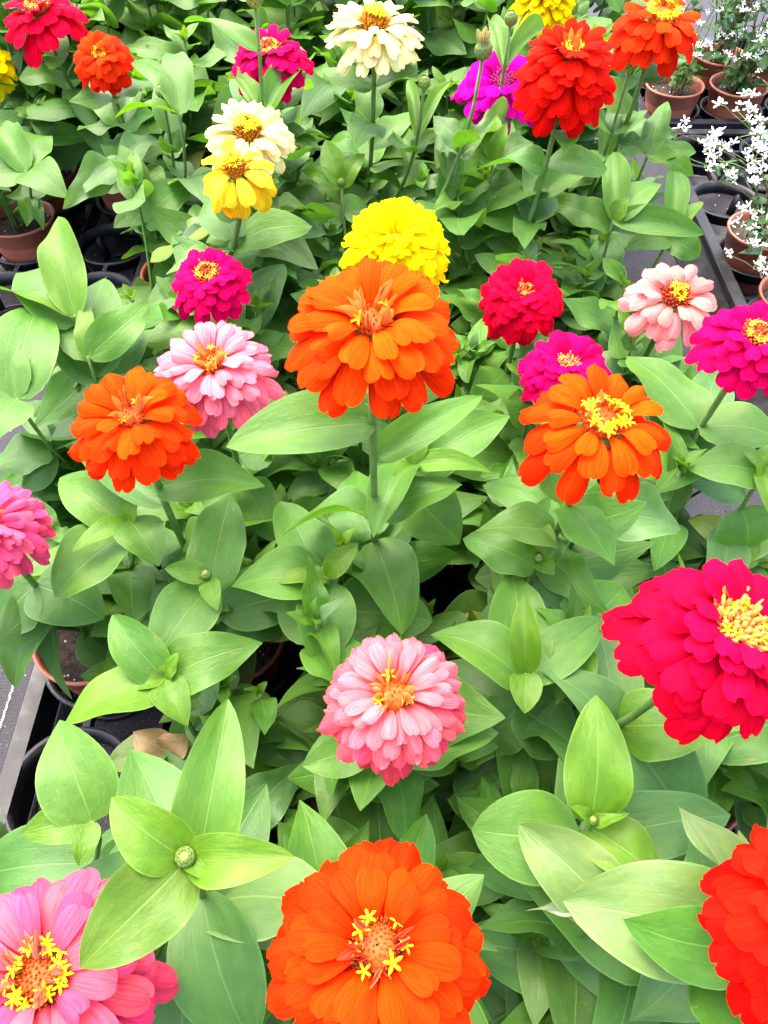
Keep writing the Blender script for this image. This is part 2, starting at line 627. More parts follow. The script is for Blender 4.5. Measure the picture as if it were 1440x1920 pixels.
def soil_mesh(seed):
    r = random.Random(seed)
    mb = MB()
    vs = [(0, 0, 0.067)]
    N, K = 18, 5
    for i in range(1, K + 1):
        for k in range(N):
            a = 2 * math.pi * k / N
            rr = 0.0448 * i / K
            vs.append((rr * math.cos(a), rr * math.sin(a), 0.066 + r.uniform(-0.0022, 0.0022) * (1 if i < K else 0.4)))
    fs = [(0, 1 + k, 1 + (k + 1) % N) for k in range(N)]
    for i in range(K - 1):
        for k in range(N):
            k2 = (k + 1) % N
            a, b = 1 + i * N, 1 + (i + 1) * N
            fs.append((a + k, b + k, b + k2, a + k2))
    mb.add(vs, fs)
    for q in range(70):
        a, rr = r.uniform(0, 6.28), 0.043 * math.sqrt(r.random())
        x, y, s = rr * math.cos(a), rr * math.sin(a), r.uniform(0.0006, 0.0019)
        z = 0.0668
        t = r.uniform(0, 6.28)
        c, n_ = math.cos(t) * s, math.sin(t) * s * r.uniform(0.4, 1)
        mb.add([(x + c, y + n_, z), (x - n_, y + c, z), (x - c, y - n_, z), (x + n_, y - c, z), (x, y, z + s * 1.2)],
               [(0, 1, 4), (1, 2, 4), (2, 3, 4), (3, 0, 4)], 1 if r.random() < 0.3 else 2)
    return mb.build("soil", [M_SOIL, M_PERLITE, M_CHIP])


POT = pot_mesh()
SOILS = [soil_mesh(s) for s in range(3)]
POT_Z = 0.0075


def pot_parts(root, rnd):
    p = link("pot", POT, root)
    p.rotation_euler = (rnd.uniform(-0.02, 0.02), rnd.uniform(-0.02, 0.02), rnd.uniform(0, 6))
    s = link("soil", rnd.choice(SOILS), root)
    s.rotation_euler = (0, 0, rnd.uniform(0, 6))


# ------------------------------------------------------------------ leaves
def leaf_mesh(arch=0.08, droop=0.1, fold=0.12, wave=0.02, twist=0.0, a=0.5, b=0.8, freq=9.0, ph=0.0, side=0.0, curl=0.0, nu=12, hook=0.0):
    nv = 6
    t0 = a / (a + b)
    hm = (t0 + 0.02) ** a * (1 - t0) ** b
    vs, uvs, fs = [], [], []
    for i in range(nu + 1):
        t = i / nu
        h = (t + 0.02) ** a * max(1 - t, 0.0) ** b / hm
        h = max(h, 0.012)
        for j in range(nv + 1):
            s = -1 + 2 * j / nv
            y = s * h * 0.5
            z = arch * math.sin(math.pi * t) - droop * t * t
            z += fold * (abs(s) ** 1.2) * h * 0.5 - (0.012 if j == 3 else 0) * (1 - t)
            z += wave * math.sin(t * freq + ph + (1.9 if s > 0 else 0)) * s * s * h
            z -= curl * s * s * h * 0.5
            x = t + hook * max(0, t - 0.75)
            yy = y + side * math.sin(math.pi * t) * 0.5
            tw = twist * (t - 0.2)
            c, n_ = math.cos(tw), math.sin(tw)
            vs.append((x, yy * c - z * n_, z * c + yy * n_))
            uvs.append((s * 0.5 + 0.5, t))
    w = nv + 1
    for i in range(nu):
        for j in range(nv):
            fs.append((i * w + j, (i + 1) * w + j, (i + 1) * w + j + 1, i * w + j + 1))
    return mesh("leaf", vs, fs, True, uvs, M_LEAF)


lr = random.Random(11)
LEAVES = [leaf_mesh(arch=lr.uniform(0.0, 0.13), droop=lr.uniform(0.0, 0.30), fold=lr.uniform(0.02, 0.22), wave=lr.uniform(0.0, 0.10), twist=lr.uniform(-0.8, 0.8),
                    a=lr.uniform(0.34, 0.56), b=lr.uniform(0.75, 1.10), freq=lr.uniform(6, 13), ph=lr.uniform(0, 6), side=lr.uniform(-0.16, 0.16), curl=lr.uniform(-0.05, 0.16), hook=lr.uniform(-0.2, 0.1)) for _ in range(48)]

LC = {'L': (0.102, 0.226, 0.008), 'Y': (0.098, 0.202, 0.009), 'G': (0.088, 0.216, 0.020), 'B': (0.080, 0.196, 0.034), 'D': (0.080, 0.192, 0.025),
      'P': (0.160, 0.255, 0.070), 'O': (0.200, 0.250, 0.036), 'T': (0.360, 0.235, 0.110), 'W': (0.28, 0.36, 0.22), 'S': (0.106, 0.218, 0.056)}









def lerp(a, b, t):
    return a + (b - a) * t


def lerp3(a, b, t):
    return tuple(lerp(x, y, t) for x, y in zip(a, b))


def jit(c, r, amt=0.12):
    m = 1 + r.uniform(-amt, amt)
    return (c[0] * m * (1 + r.uniform(-amt, amt) * 0.6), c[1] * m, c[2] * m * (1 + r.uniform(-amt, amt)))


def place_leaf(root, base, tip, width, color, roll=0.0, me=None, up=None, name="leaf"):
    """leaf from base to tip (world); its upper face looks up"""
    x = tip - base
    L = x.length
    x.normalize()
    n = up if up is not None else Vector((0, 0, 1))
    n = n - x * n.dot(x)
    if n.length < 0.15:
        n = (CAM - base)
        n = n - x * n.dot(x)
    n.normalize()
    y = n.cross(x)
    R = Matrix((x, y, n)).transposed()
    if roll:
        R = R @ Matrix.Rotation(roll, 3, 'X')
    o = link(name, me, root, None, color)
    M = Matrix.Translation(base - root.location) @ R.to_4x4() @ Matrix.Diagonal((L, width, L, 1))
    o.matrix_local = M
    return o


# ------------------------------------------------------------------ blooms
def petal_mesh(recurve=0.12, cup=0.06, notch=0.0, widthpow=0.55, lift=0.0, roll=0.0, sd=0):
    pr = random.Random(sd)
    skew, kink, ruff = pr.uniform(-0.10, 0.10), pr.uniform(-0.05, 0.05), pr.uniform(0.0, 0.05)
    nv = 4
    ts = (0.0, 0.14, 0.28, 0.42, 0.55, 0.67, 0.78, 0.87, 0.94, 0.98, 1.0)
    nu = len(ts) - 1
    vs, uvs, fs = [], [], []
    for i, t in enumerate(ts):
        h = 0.24 + 0.76 * math.sin(min(1, t / 0.80) * math.pi / 2) ** 1.5
        if t > 0.76:
            q = (t - 0.76) / 0.24
            h *= math.sqrt(max(0.0, 1 - q ** 2.3))
        h = max(h, 0.12)
        for j in range(nv + 1):
            s = -1 + 2 * j / nv
            x = t - notch * (1 - abs(s)) * max(0, t - 0.85) * 4 - 0.02 * (1 - t) * 0
            y = s * h * 0.5
            z = lift * math.sin(math.pi * t) - recurve * t ** 3 + cup * s * s * h * 0.5 * (1 - 1.3 * t)
            z += roll * s * s * h * 0.5 + kink * s * t + ruff * math.sin(7 * t + 3 * s + sd) * t * abs(s) * 0.6
            x += skew * s * max(0, t - 0.6) * 0.8 + (pr.uniform(-0.02, 0.012) if t > 0.93 else 0)
            vs.append((x, y, z))
            uvs.append((s * 0.5 + 0.5, t))
    w = nv + 1
    for i in range(nu):
        for j in range(nv):
            fs.append((i * w + j, (i + 1) * w + j, (i + 1) * w + j + 1, i * w + j + 1))
    return mesh("petal", vs, fs, True, uvs, M_PETAL)


prr = random.Random(3)
PETALS = [petal_mesh(prr.uniform(0.04, 0.30), prr.uniform(0.10, 0.40), prr.choice((0, 0, 0.02, 0.05, 0.09)), lift=prr.uniform(0.04, 0.14), roll=prr.uniform(-0.36, -0.10), sd=q) for q in range(14)]
QUILLS = [petal_mesh(-0.10, 0.9, 0.0, roll=0.5), petal_mesh(-0.25, 0.8, 0.0, roll=0.6), petal_mesh(0.15, 0.9, 0.0, roll=0.5)]


def floret_mesh():
    mb = MB()
    mb.tube([Vector((0, 0, -1.2)), Vector((0, 0, 0.0))], [0.16, 0.20], 5)
    for q in range(5):
        a = q * 2 * math.pi / 5
        d = Vector((math.cos(a), math.sin(a), 0))
        s = Vector((-math.sin(a), math.cos(a), 0))
        pts = [d * 0.08 - s * 0.12, d * 0.08 + s * 0.12, d * 0.62 + s * 0.15 + Vector((0, 0, 0.26)), d * (0.85 + 0.09 * (q % 3)) + Vector((0, 0, 0.10 + 0.1 * (q % 2))), d * 0.62 - s * 0.15 + Vector((0, 0, 0.26)), d * 0.5 + Vector((0, 0, 0.36))]
        mb.add(pts, [(0, 1, 5), (1, 2, 5), (2, 3, 5), (3, 4, 5), (4, 0, 5)])
    return mb.build("floret", [M_TISSUE])


FLORET = floret_mesh()


def disc_mesh(r, h, spikes, slen, seed):
    rr = random.Random(seed)
    mb = MB()
    prof = [(r * math.cos(a), h * math.sin(a)) for a in [i * math.pi / 2 / 6 for i in range(6)]] + [(0.0004, h)]
    mb.lathe([(r, -h * 0.3)] + prof, 20)
    for i in range(spikes):
        t = (i + 0.5) / spikes
        ph = i * 2.39996
        a = math.acos(1 - t) if t < 1 else 1.57
        p = Vector((r * math.sin(a) * math.cos(ph), r * math.sin(a) * math.sin(ph), h * math.cos(a)))
        n = Vector((math.sin(a) * math.cos(ph) * 0.8, math.sin(a) * math.sin(ph) * 0.8, 0.75 + math.cos(a) * 0.5)).normalized()
        L = slen * rr.uniform(0.6, 1.25) * (0.45 + 0.75 * t)
        w = slen * 0.17
        e = p + n * L + Vector((rr.uniform(-1, 1), rr.uniform(-1, 1), rr.uniform(-1, 1))) * slen * 0.15
        mb.tube([p - n * w, (p + e) / 2 + Vector((math.cos(ph), math.sin(ph), 0)) * L * 0.08, e], [w, w * 1.05, w * 0.55], 4)
    return mb.build("flower_disc", [M_TISSUE])


def head_mesh(r, h, seed):
    """green involucre: cup of overlapping bracts"""
    mb = MB()
    mb.lathe([(0.002, -h), (r * 0.55, -h * 0.85), (r * 0.9, -h * 0.45), (r, 0.0), (r * 0.85, h * 0.15), (0.0005, h * 0.2)], 18)
    for row, (rz, rw) in enumerate(((-0.75, 0.62), (-0.45, 0.92), (-0.15, 1.02))):
        n = 8 + 3 * row
        for k in range(n):
            a = 2 * math.pi * (k + 0.5 * (row % 2)) / n
            d = Vector((math.cos(a), math.sin(a), 0))
            s = Vector((-math.sin(a), math.cos(a), 0)) * (r * 2.6 / n)
            b = d * r * rw * 0.98 + Vector((0, 0, h * rz))
            t = d * r * rw * 1.12 + Vector((0, 0, h * (rz + 0.42)))
            mb.add([b - s, b + s, t + s * 0.75, t - s * 0.75, (b + t) / 2 + d * r * 0.10, t + Vector((0, 0, h * 0.1))],
                   [(0, 1, 4), (1, 2, 4), (2, 5, 4), (5, 3, 4), (3, 0, 4)])
    return mb.build("flower_head", [M_STEM])


FLOWERS = []     # (px, py, rx, ry, depth) kept free of leaves in front


def petal_tint(c, r):
    m = r.uniform(0.90, 1.06)
    if c[1] < 0.10:
        return (c[0] * m, c[1] * m * r.uniform(0.72, 1.28), c[2] * m * r.uniform(0.85, 1.15))
    k = m * r.uniform(0.88, 1.12)
    return (c[0] * m, c[1] * k, c[2] * k * r.uniform(0.96, 1.04))


def bloom(root, pos, normal, D, spec, seed, label):
    r = random.Random(seed)
    R = D / 2
    N = spec.get('n', 60)
    dr = R * spec.get('disc', 0.18)
    dh = R * spec.get('cone', 0.10)
    e_in, e_out = spec.get('e', (62, -22))
    l_in = spec.get('lin', 0.42)
    wid = spec.get('w', 0.42)
    cin, cout = spec['cin'], spec['cout']
    hm = head_mesh(dr * 1.15, R * 0.30, seed)
    fl = link("flower", hm, root, None, (0.10, 0.20, 0.03))
    q = Vector((0, 0, 1)).rotation_difference(normal)
    reach = math.cos(math.radians(abs(e_out) * 0.86)) * 0.95
    fl.matrix_local = Matrix.Translation(pos - root.location) @ q.to_matrix().to_4x4() @ Matrix.Rotation(r.uniform(0, 6.28), 4, 'Z') @ Matrix.Scale(min(1.13, 1.0 / reach), 4)
    if label:
        fl['label'] = label
    dome = spec.get('dome', 0.16)
    for i in range(N):
        s = i / (N - 1)
        az = i * 2.39996 + r.uniform(-0.09, 0.09)
        el = math.radians(lerp(e_in, e_out, s ** spec.get('ep', 0.8)) + r.uniform(-5, 5))
        ln = R * lerp(l_in, 1.0, s ** 0.88) * r.uniform(0.93, 1.05)
        rad = dr * lerp(0.80, 0.95, s)
        ln = max(ln - rad * max(0.2, math.cos(el)) * 0.9, R * 0.18) if el < 1.2 else ln
        wd = R * wid * lerp(spec.get('win', 0.55), 1.0, s ** 0.6) * r.uniform(0.88, 1.12)
        z0 = R * lerp(dome, -dome * 0.55, s)
        p = link("petal", r.choice(PETALS), fl, None, petal_tint(lerp3(cin, cout, s), r))
        p.matrix_local = (Matrix.Rotation(az, 4, 'Z') @ Matrix.Translation((rad, 0, z0)) @ Matrix.Rotation(-el, 4, 'Y')
                          @ Matrix.Rotation(r.uniform(-0.16, 0.16), 4, 'X') @ Matrix.Rotation(r.uniform(-0.08, 0.08), 4, 'Z') @ Matrix.Diagonal((ln, wd, ln, 1)))
    for i in range(spec.get('quills', 0)):
        az = r.uniform(0, 6.28)
        el = math.radians(r.uniform(55, 82))
        ln = R * r.uniform(0.22, 0.36)
        p = link("petal", r.choice(QUILLS), fl, None, jit(spec.get('cq', cin), r, 0.08))
        p.matrix_local = (Matrix.Rotation(az, 4, 'Z') @ Matrix.Translation((dr * 0.78, 0, R * dome * 0.9)) @ Matrix.Rotation(-el, 4, 'Y')
                          @ Matrix.Rotation(r.uniform(-0.6, 0.6), 4, 'X') @ Matrix.Diagonal((ln, ln * 0.11, ln, 1)))
    d = link("disc", disc_mesh(dr * 0.86, dh, spec.get('spikes', 60), R * spec.get('slen', 0.10), seed), fl, None, spec.get('cd', (0.42, 0.06, 0.012)))
    d.location = (0, 0, R * dome * 0.85)
    nf = spec.get('florets', 10)
    for i in range(nf):
        az = i * 2 * math.pi / nf + r.uniform(-0.25, 0.25)
        t = r.uniform(*spec.get('fr', (0.75, 1.0)))
        f = link("floret", FLORET, fl, None, jit(spec.get('cf', (0.85, 0.50, 0.0)), r, 0.08))
        zt = R * dome * 0.85 + dh * math.sqrt(max(0, 1 - min(1, t * 0.86) ** 2)) + R * 0.085
        f.matrix_local = (Matrix.Rotation(az, 4, 'Z') @ Matrix.Translation((dr * t, 0, zt)) @ Matrix.Rotation(r.uniform(0.1, 0.6), 4, 'Y')
                          @ Matrix.Rotation(r.uniform(0, 3), 4, 'Z') @ Matrix.Scale(R * spec.get('fs', 0.095) * r.uniform(0.8, 1.15), 4))
    return fl


def bud_mesh():
    mb = MB()
    prof = [(0.12, -1.0), (0.55, -0.86), (0.85, -0.45), (0.92, 0.0), (0.80, 0.45), (0.52, 0.80), (0.18, 0.96), (0.01, 0.98)]
    mb.lathe(prof, 16)
    for row in range(5):
        z = -0.75 + row * 0.38
        rr = math.sqrt(max(0.05, 1 - (z / 1.05) ** 2)) * 0.93
        n = 9
        for k in range(n):
            a = 2 * math.pi * (k + 0.5 * (row % 2)) / n
            d = Vector((math.cos(a), math.sin(a), 0))
            s = Vector((-math.sin(a), math.cos(a), 0)) * (rr * 0.36)
            z2 = min(z + 0.46, 0.98)
            r2 = math.sqrt(max(0.02, 1 - (z2 / 1.1) ** 2)) * 0.98
            b, t = d * rr + Vector((0, 0, z)), d * r2 + Vector((0, 0, z2))
            m_ = (b + t) / 2 + d * 0.09
            mb.add([b - s, b + s, t + s * 0.7, t - s * 0.7, m_, t + Vector((0, 0, 0.06)) + d * 0.02], [(0, 1, 4), (1, 2, 4), (3, 0, 4)], 0)
            mb.add([t + s * 0.7, t - s * 0.7, m_, t + Vector((0, 0, 0.06)) + d * 0.02], [(0, 3, 2), (3, 1, 2)], 1)
    return mb.build("flower_bud", [M_STEM, M_BUDTIP])


M_BUDTIP = solid_material("bud_scale_edge", (0.05, 0.07, 0.03), (0.12, 0.16, 0.05), 0.6, 300)
BUD = bud_mesh()


def bud(root, pos, direction, size, color, tuft, seed, label):
    r = random.Random(seed)
    o = link("flower_bud", BUD, root, None, color)
    q = Vector((0, 0, 1)).rotation_difference(direction)
    o.matrix_local = Matrix.Translation(pos - root.location) @ q.to_matrix().to_4x4() @ Matrix.Scale(size, 4)
    if label:
        o['label'] = label
    if tuft:
        for i in range(22):
            p = link("petal", r.choice(QUILLS), o, None, jit((0.62, 0.58, 0.20), r, 0.12))
            ln = r.uniform(0.9, 1.5) * tuft
            p.matrix_local = (Matrix.Rotation(i * 2.39996, 4, 'Z') @ Matrix.Translation((0.25 + 0.4 * (i / 22), 0, 0.6)) @ Matrix.Rotation(-math.radians(r.uniform(68, 88)), 4, 'Y') @ Matrix.Diagonal((ln, 0.26, ln, 1)))
    return o

# ------------------------------------------------------------------ which pots hold a zinnia
POTS = {}
for i, x in enumerate(X2):
    for j, y in enumerate(Y2):
        POTS[('a', i, j)] = (x, y)
for i, x in enumerate(X1):
    for j, y in enumerate(Y1):
        POTS[('b', i, j)] = (x, y)
for i, x in enumerate(X5):
    for j, y in enumerate(Y1):
        POTS[('c', i, j)] = (x, y)
for k_ in (('a', 0, 1), ('a', 4, 0), ('b', 0, 0), ('b', 1, 0), ('b', 2, 0), ('b', 2, 1), ('b', 0, 1), ('b', 0, 2), ('b', 0, 3)):
    del POTS[k_]

ORANGE = dict(cin=(0.88, 0.068, 0.001), cout=(0.86, 0.028, 0.001), n=48, w=0.37, e=(46, -15), disc=0.21, dome=0.14, cone=0.06, lin=0.60, quills=18, cq=(0.90, 0.36, 0.07), florets=2, spikes=50, slen=0.07, cd=(0.70, 0.085, 0.004))
SINGLE_ORANGE = dict(cin=(0.88, 0.058, 0.001), cout=(0.86, 0.018, 0.001), n=32, w=0.38, e=(34, -20), disc=0.27, cone=0.09, lin=0.62, quills=3, cq=(0.86, 0.26, 0.06), florets=20, fs=0.095, fr=(0.62, 1.0), spikes=60, slen=0.07, cd=(0.62, 0.075, 0.004), dome=0.12)
DEEP_ORANGE = dict(cin=(0.88, 0.034, 0.001), cout=(0.86, 0.014, 0.001), n=54, w=0.375, e=(48, -12), disc=0.22, cone=0.10, lin=0.52, quills=8, cq=(0.86, 0.16, 0.06), florets=7, fs=0.088, fr=(0.70, 1.05), spikes=130, slen=0.06, cd=(0.48, 0.085, 0.008))
CORAL = dict(cin=(0.86, 0.165, 0.175), cout=(0.84, 0.060, 0.095), n=86, w=0.26, e=(46, -24), disc=0.22, cone=0.06, lin=0.52, quills=16, cq=(0.88, 0.48, 0.14), florets=3, spikes=60, slen=0.06, cd=(0.72, 0.10, 0.004))
BABYPINK = dict(cin=(0.86, 0.205, 0.240), cout=(0.84, 0.105, 0.155), n=70, w=0.30, e=(46, -20), disc=0.19, cone=0.07, lin=0.54, quills=8, cq=(0.88, 0.44, 0.10), florets=4, spikes=46, slen=0.10, cd=(0.68, 0.12, 0.004))
PINK = dict(cin=(0.86, 0.078, 0.145), cout=(0.84, 0.050, 0.105), n=54, w=0.36, e=(52, -14), disc=0.23, cone=0.11, lin=0.58, quills=16, cq=(0.86, 0.36, 0.20), florets=22, fs=0.078, fr=(0.70, 1.05), spikes=150, slen=0.07, cd=(0.48, 0.085, 0.008))
MAGENTA = dict(cin=(0.70, 0.001, 0.085), cout=(0.70, 0.001, 0.066), n=58, w=0.37, e=(50, -20), disc=0.22, cone=0.10, lin=0.50, quills=0, florets=12, fs=0.08, cf=(0.86, 0.40, 0.02), spikes=60, slen=0.16, cd=(0.56, 0.10, 0.02))
MAG_DENSE = dict(MAGENTA, n=82, w=0.36, disc=0.14, cd=(0.78, 0.22, 0.10), florets=3, e=(62, -24))
CRIMSON = dict(cin=(0.74, 0.001, 0.034), cout=(0.74, 0.001, 0.018), n=84, w=0.36, e=(62, -24), disc=0.13, cone=0.10, lin=0.44, quills=0, florets=3, fs=0.08, cf=(0.86, 0.35, 0.02), spikes=36, slen=0.20, cd=(0.72, 0.10, 0.03))
BIG_CRIMSON = dict(cin=(0.60, 0.001, 0.036), cout=(0.62, 0.001, 0.014), n=74, w=0.39, e=(50, -30), disc=0.20, cone=0.10, lin=0.50, quills=0, florets=9, fs=0.09, fr=(0.85, 1.1), cf=(0.88, 0.50, 0.0), spikes=90, slen=0.19, cd=(0.62, 0.24, 0.05), dome=0.24)
SCARLET = dict(cin=(0.82, 0.012, 0.003), cout=(0.80, 0.003, 0.002), n=84, w=0.37, e=(56, -36), disc=0.16, cone=0.08, lin=0.50, quills=5, cq=(0.86, 0.28, 0.04), florets=6, spikes=40, slen=0.12, cd=(0.72, 0.10, 0.01), dome=0.26)
REDORANGE = dict(cin=(0.84, 0.040, 0.003), cout=(0.82, 0.012, 0.002), n=52, w=0.42, e=(54, -22), disc=0.17, cone=0.08, lin=0.50, quills=7, cq=(0.86, 0.35, 0.03), florets=7, spikes=40, slen=0.10, cd=(0.70, 0.16, 0.01))
REDORANGE_OPEN = dict(REDORANGE, n=36, disc=0.29, cone=0.14, florets=26, fs=0.11, e=(40, -34), w=0.46, lin=0.6)
YELLOW = dict(cin=(0.88, 0.64, 0.001), cout=(0.86, 0.58, 0.001), n=90, w=0.33, e=(64, -24), disc=0.10, cone=0.05, lin=0.46, quills=0, florets=0, spikes=20, slen=0.06, cd=(0.84, 0.5, 0.005))
OLDYELLOW = dict(cin=(0.90, 0.64, 0.03), cout=(0.88, 0.52, 0.003), n=26, w=0.46, e=(24, -52), disc=0.24, cone=0.34, lin=0.85, quills=0, florets=26, fs=0.09, fr=(0.35, 0.85), spikes=90, slen=0.13, cd=(0.66, 0.24, 0.01), dome=0.10, cf=(0.88, 0.54, 0.0))
CREAM = dict(cin=(0.86, 0.74, 0.24), cout=(0.86, 0.76, 0.31), n=56, w=0.30, e=(38, -16), disc=0.25, cone=0.26, lin=0.70, quills=0, florets=34, fs=0.09, fr=(0.3, 0.9), spikes=100, slen=0.13, cd=(0.64, 0.24, 0.01), dome=0.10, cf=(0.88, 0.54, 0.0))
PEACH = dict(cin=(0.86, 0.21, 0.17), cout=(0.86, 0.25, 0.235), n=32, w=0.40, e=(40, -24), disc=0.24, cone=0.16, lin=0.6, quills=3, florets=10, fr=(0.2, 0.8), spikes=70, slen=0.13, cd=(0.50, 0.07, 0.02), dome=0.12)
PURPLE = dict(cin=(0.70, 0.001, 0.30), cout=(0.70, 0.001, 0.26), n=44, w=0.40, e=(40, -18), disc=0.2, cone=0.1, lin=0.5, florets=0, cd=(0.6, 0.05, 0.25))

# px, py, picture width, real diameter, lean (x, y), kind, pot, label
BLOOMS = [
    (697, 612, 338, 0.086, (0.02, -0.14), ORANGE, ('a', 2, 2), "large orange double flower with pale curled inner petals"),
    (248, 786, 250, 0.074, (0.05, -0.16), dict(ORANGE, cin=(0.88, 0.052, 0.001), cout=(0.86, 0.019, 0.001)), ('a', 1, 2), "orange double flower with spiky pale centre"),
    (1126, 796, 290, 0.081, (0.10, -0.12), SINGLE_ORANGE, ('a', 3, 2), "orange open flower with a ring of yellow florets"),
    (706, 1782, 432, 0.086, (0.03, 0.05), DEEP_ORANGE, ('a', 2, 0), "deep orange flower with four yellow starry florets"),
    (740, 1306, 284, 0.075, (-0.02, -0.14), CORAL, ('a', 2, 1), "coral pink double flower with orange centre"),
    (400, 690, 240, 0.078, (-0.02, -0.16), BABYPINK, ('a', 1, 3), "pale pink double flower with orange and yellow centre"),
    (391, 522, 158, 0.068, (-0.03, -0.24), MAGENTA, ('a', 1, 4), "small magenta flower with yellow-tipped centre"),
    (742, 455, 220, 0.082, (0.00, -0.28), YELLOW, ('a', 2, 3), "bright yellow fully double flower"),
    (982, 552, 166, 0.069, (-0.02, -0.48), CRIMSON, ('a', 3, 4), "crimson dense double flower with tiny orange tuft"),
    (1062, 692, 180, 0.070, (-0.06, -0.20), MAG_DENSE, ('a', 3, 3), "magenta dense double flower half hidden by orange petals"),
    (1263, 560, 176, 0.075, (0.02, -0.32), PEACH, ('a', 4, 4), "peach pink open flower with ragged petals"),
    (1412, 640, 205, 0.070, (0.05, -0.15), MAGENTA, ('a', 4, 3), "magenta flower cut by the picture edge"),
    (1356, 1192, 356, 0.085, (0.30, -0.08), BIG_CRIMSON, ('a', 3, 1), "very large crimson flower with spidery yellowish centre"),
    (1562, 1725, 430, 0.086, (0.05, 0.10), SCARLET, ('a', 3, 0), "bright red flower cut by the picture edge"),
    (84, 1838, 420, 0.090, (0.00, 0.05), PINK, ('a', 1, 0), "pink flower with brown and yellow centre"),
    (-22, 984, 214, 0.068, (0.05, -0.10), dict(CORAL, cin=(0.84, 0.090, 0.185), cout=(0.82, 0.055, 0.135)), ('a', 0, 2), "pink pompom flower cut by the picture edge"),
    (467, 252, 166, 0.076, (0.05, -0.30), CREAM, ('a', 1, 5), "cream white flower with tall golden cone"),
    (442, 322, 148, 0.061, (-0.03, -0.30), OLDYELLOW, ('a', 0, 5), "fading golden yellow flower with drooping petals"),
    (702, 54, 180, 0.088, (0.03, -0.12), CREAM, ('c', 2, 0), "cream white flower with golden cone"),
    (505, 105, 158, 0.080, (-0.05, -0.16), MAGENTA, ('c', 1, 0), "magenta flower half hidden behind a bud stem"),
    (190, 108, 116, 0.064, (0.05, -0.55), REDORANGE, ('c', 0, 0), "small orange red double flower"),
    (76, 26, 156, 0.094, (-0.02, -0.10), dict(CRIMSON, n=34, disc=0.24, florets=16, w=0.44, cf=(0.85, 0.5, 0.01)), ('b', 2, 2), "crimson flower with yellow centre"),
    (-32, 116, 112, 0.075, (0.1, -0.3), dict(YELLOW, n=40, w=0.46), ('b', 1, 1), "yellow flower cut by the picture edge"),
    (942, 160, 182, 0.098, (0.0, -0.32), PURPLE, ('c', 3, 0), "purple magenta flower half hidden by leaves"),
    (1066, 122, 202, 0.090, (0.02, -0.14), SCARLET, ('a', 3, 5), "bright red layered double flower"),
    (1236, 42, 170, 0.085, (0.05, -0.16), REDORANGE_OPEN, ('c', 4, 0), "orange red flower with bright yellow centre"),
    (1022, -4, 126, 0.072, (0.0, -0.25), YELLOW, ('c', 3, 1), "yellow double flower at the top edge"),
]

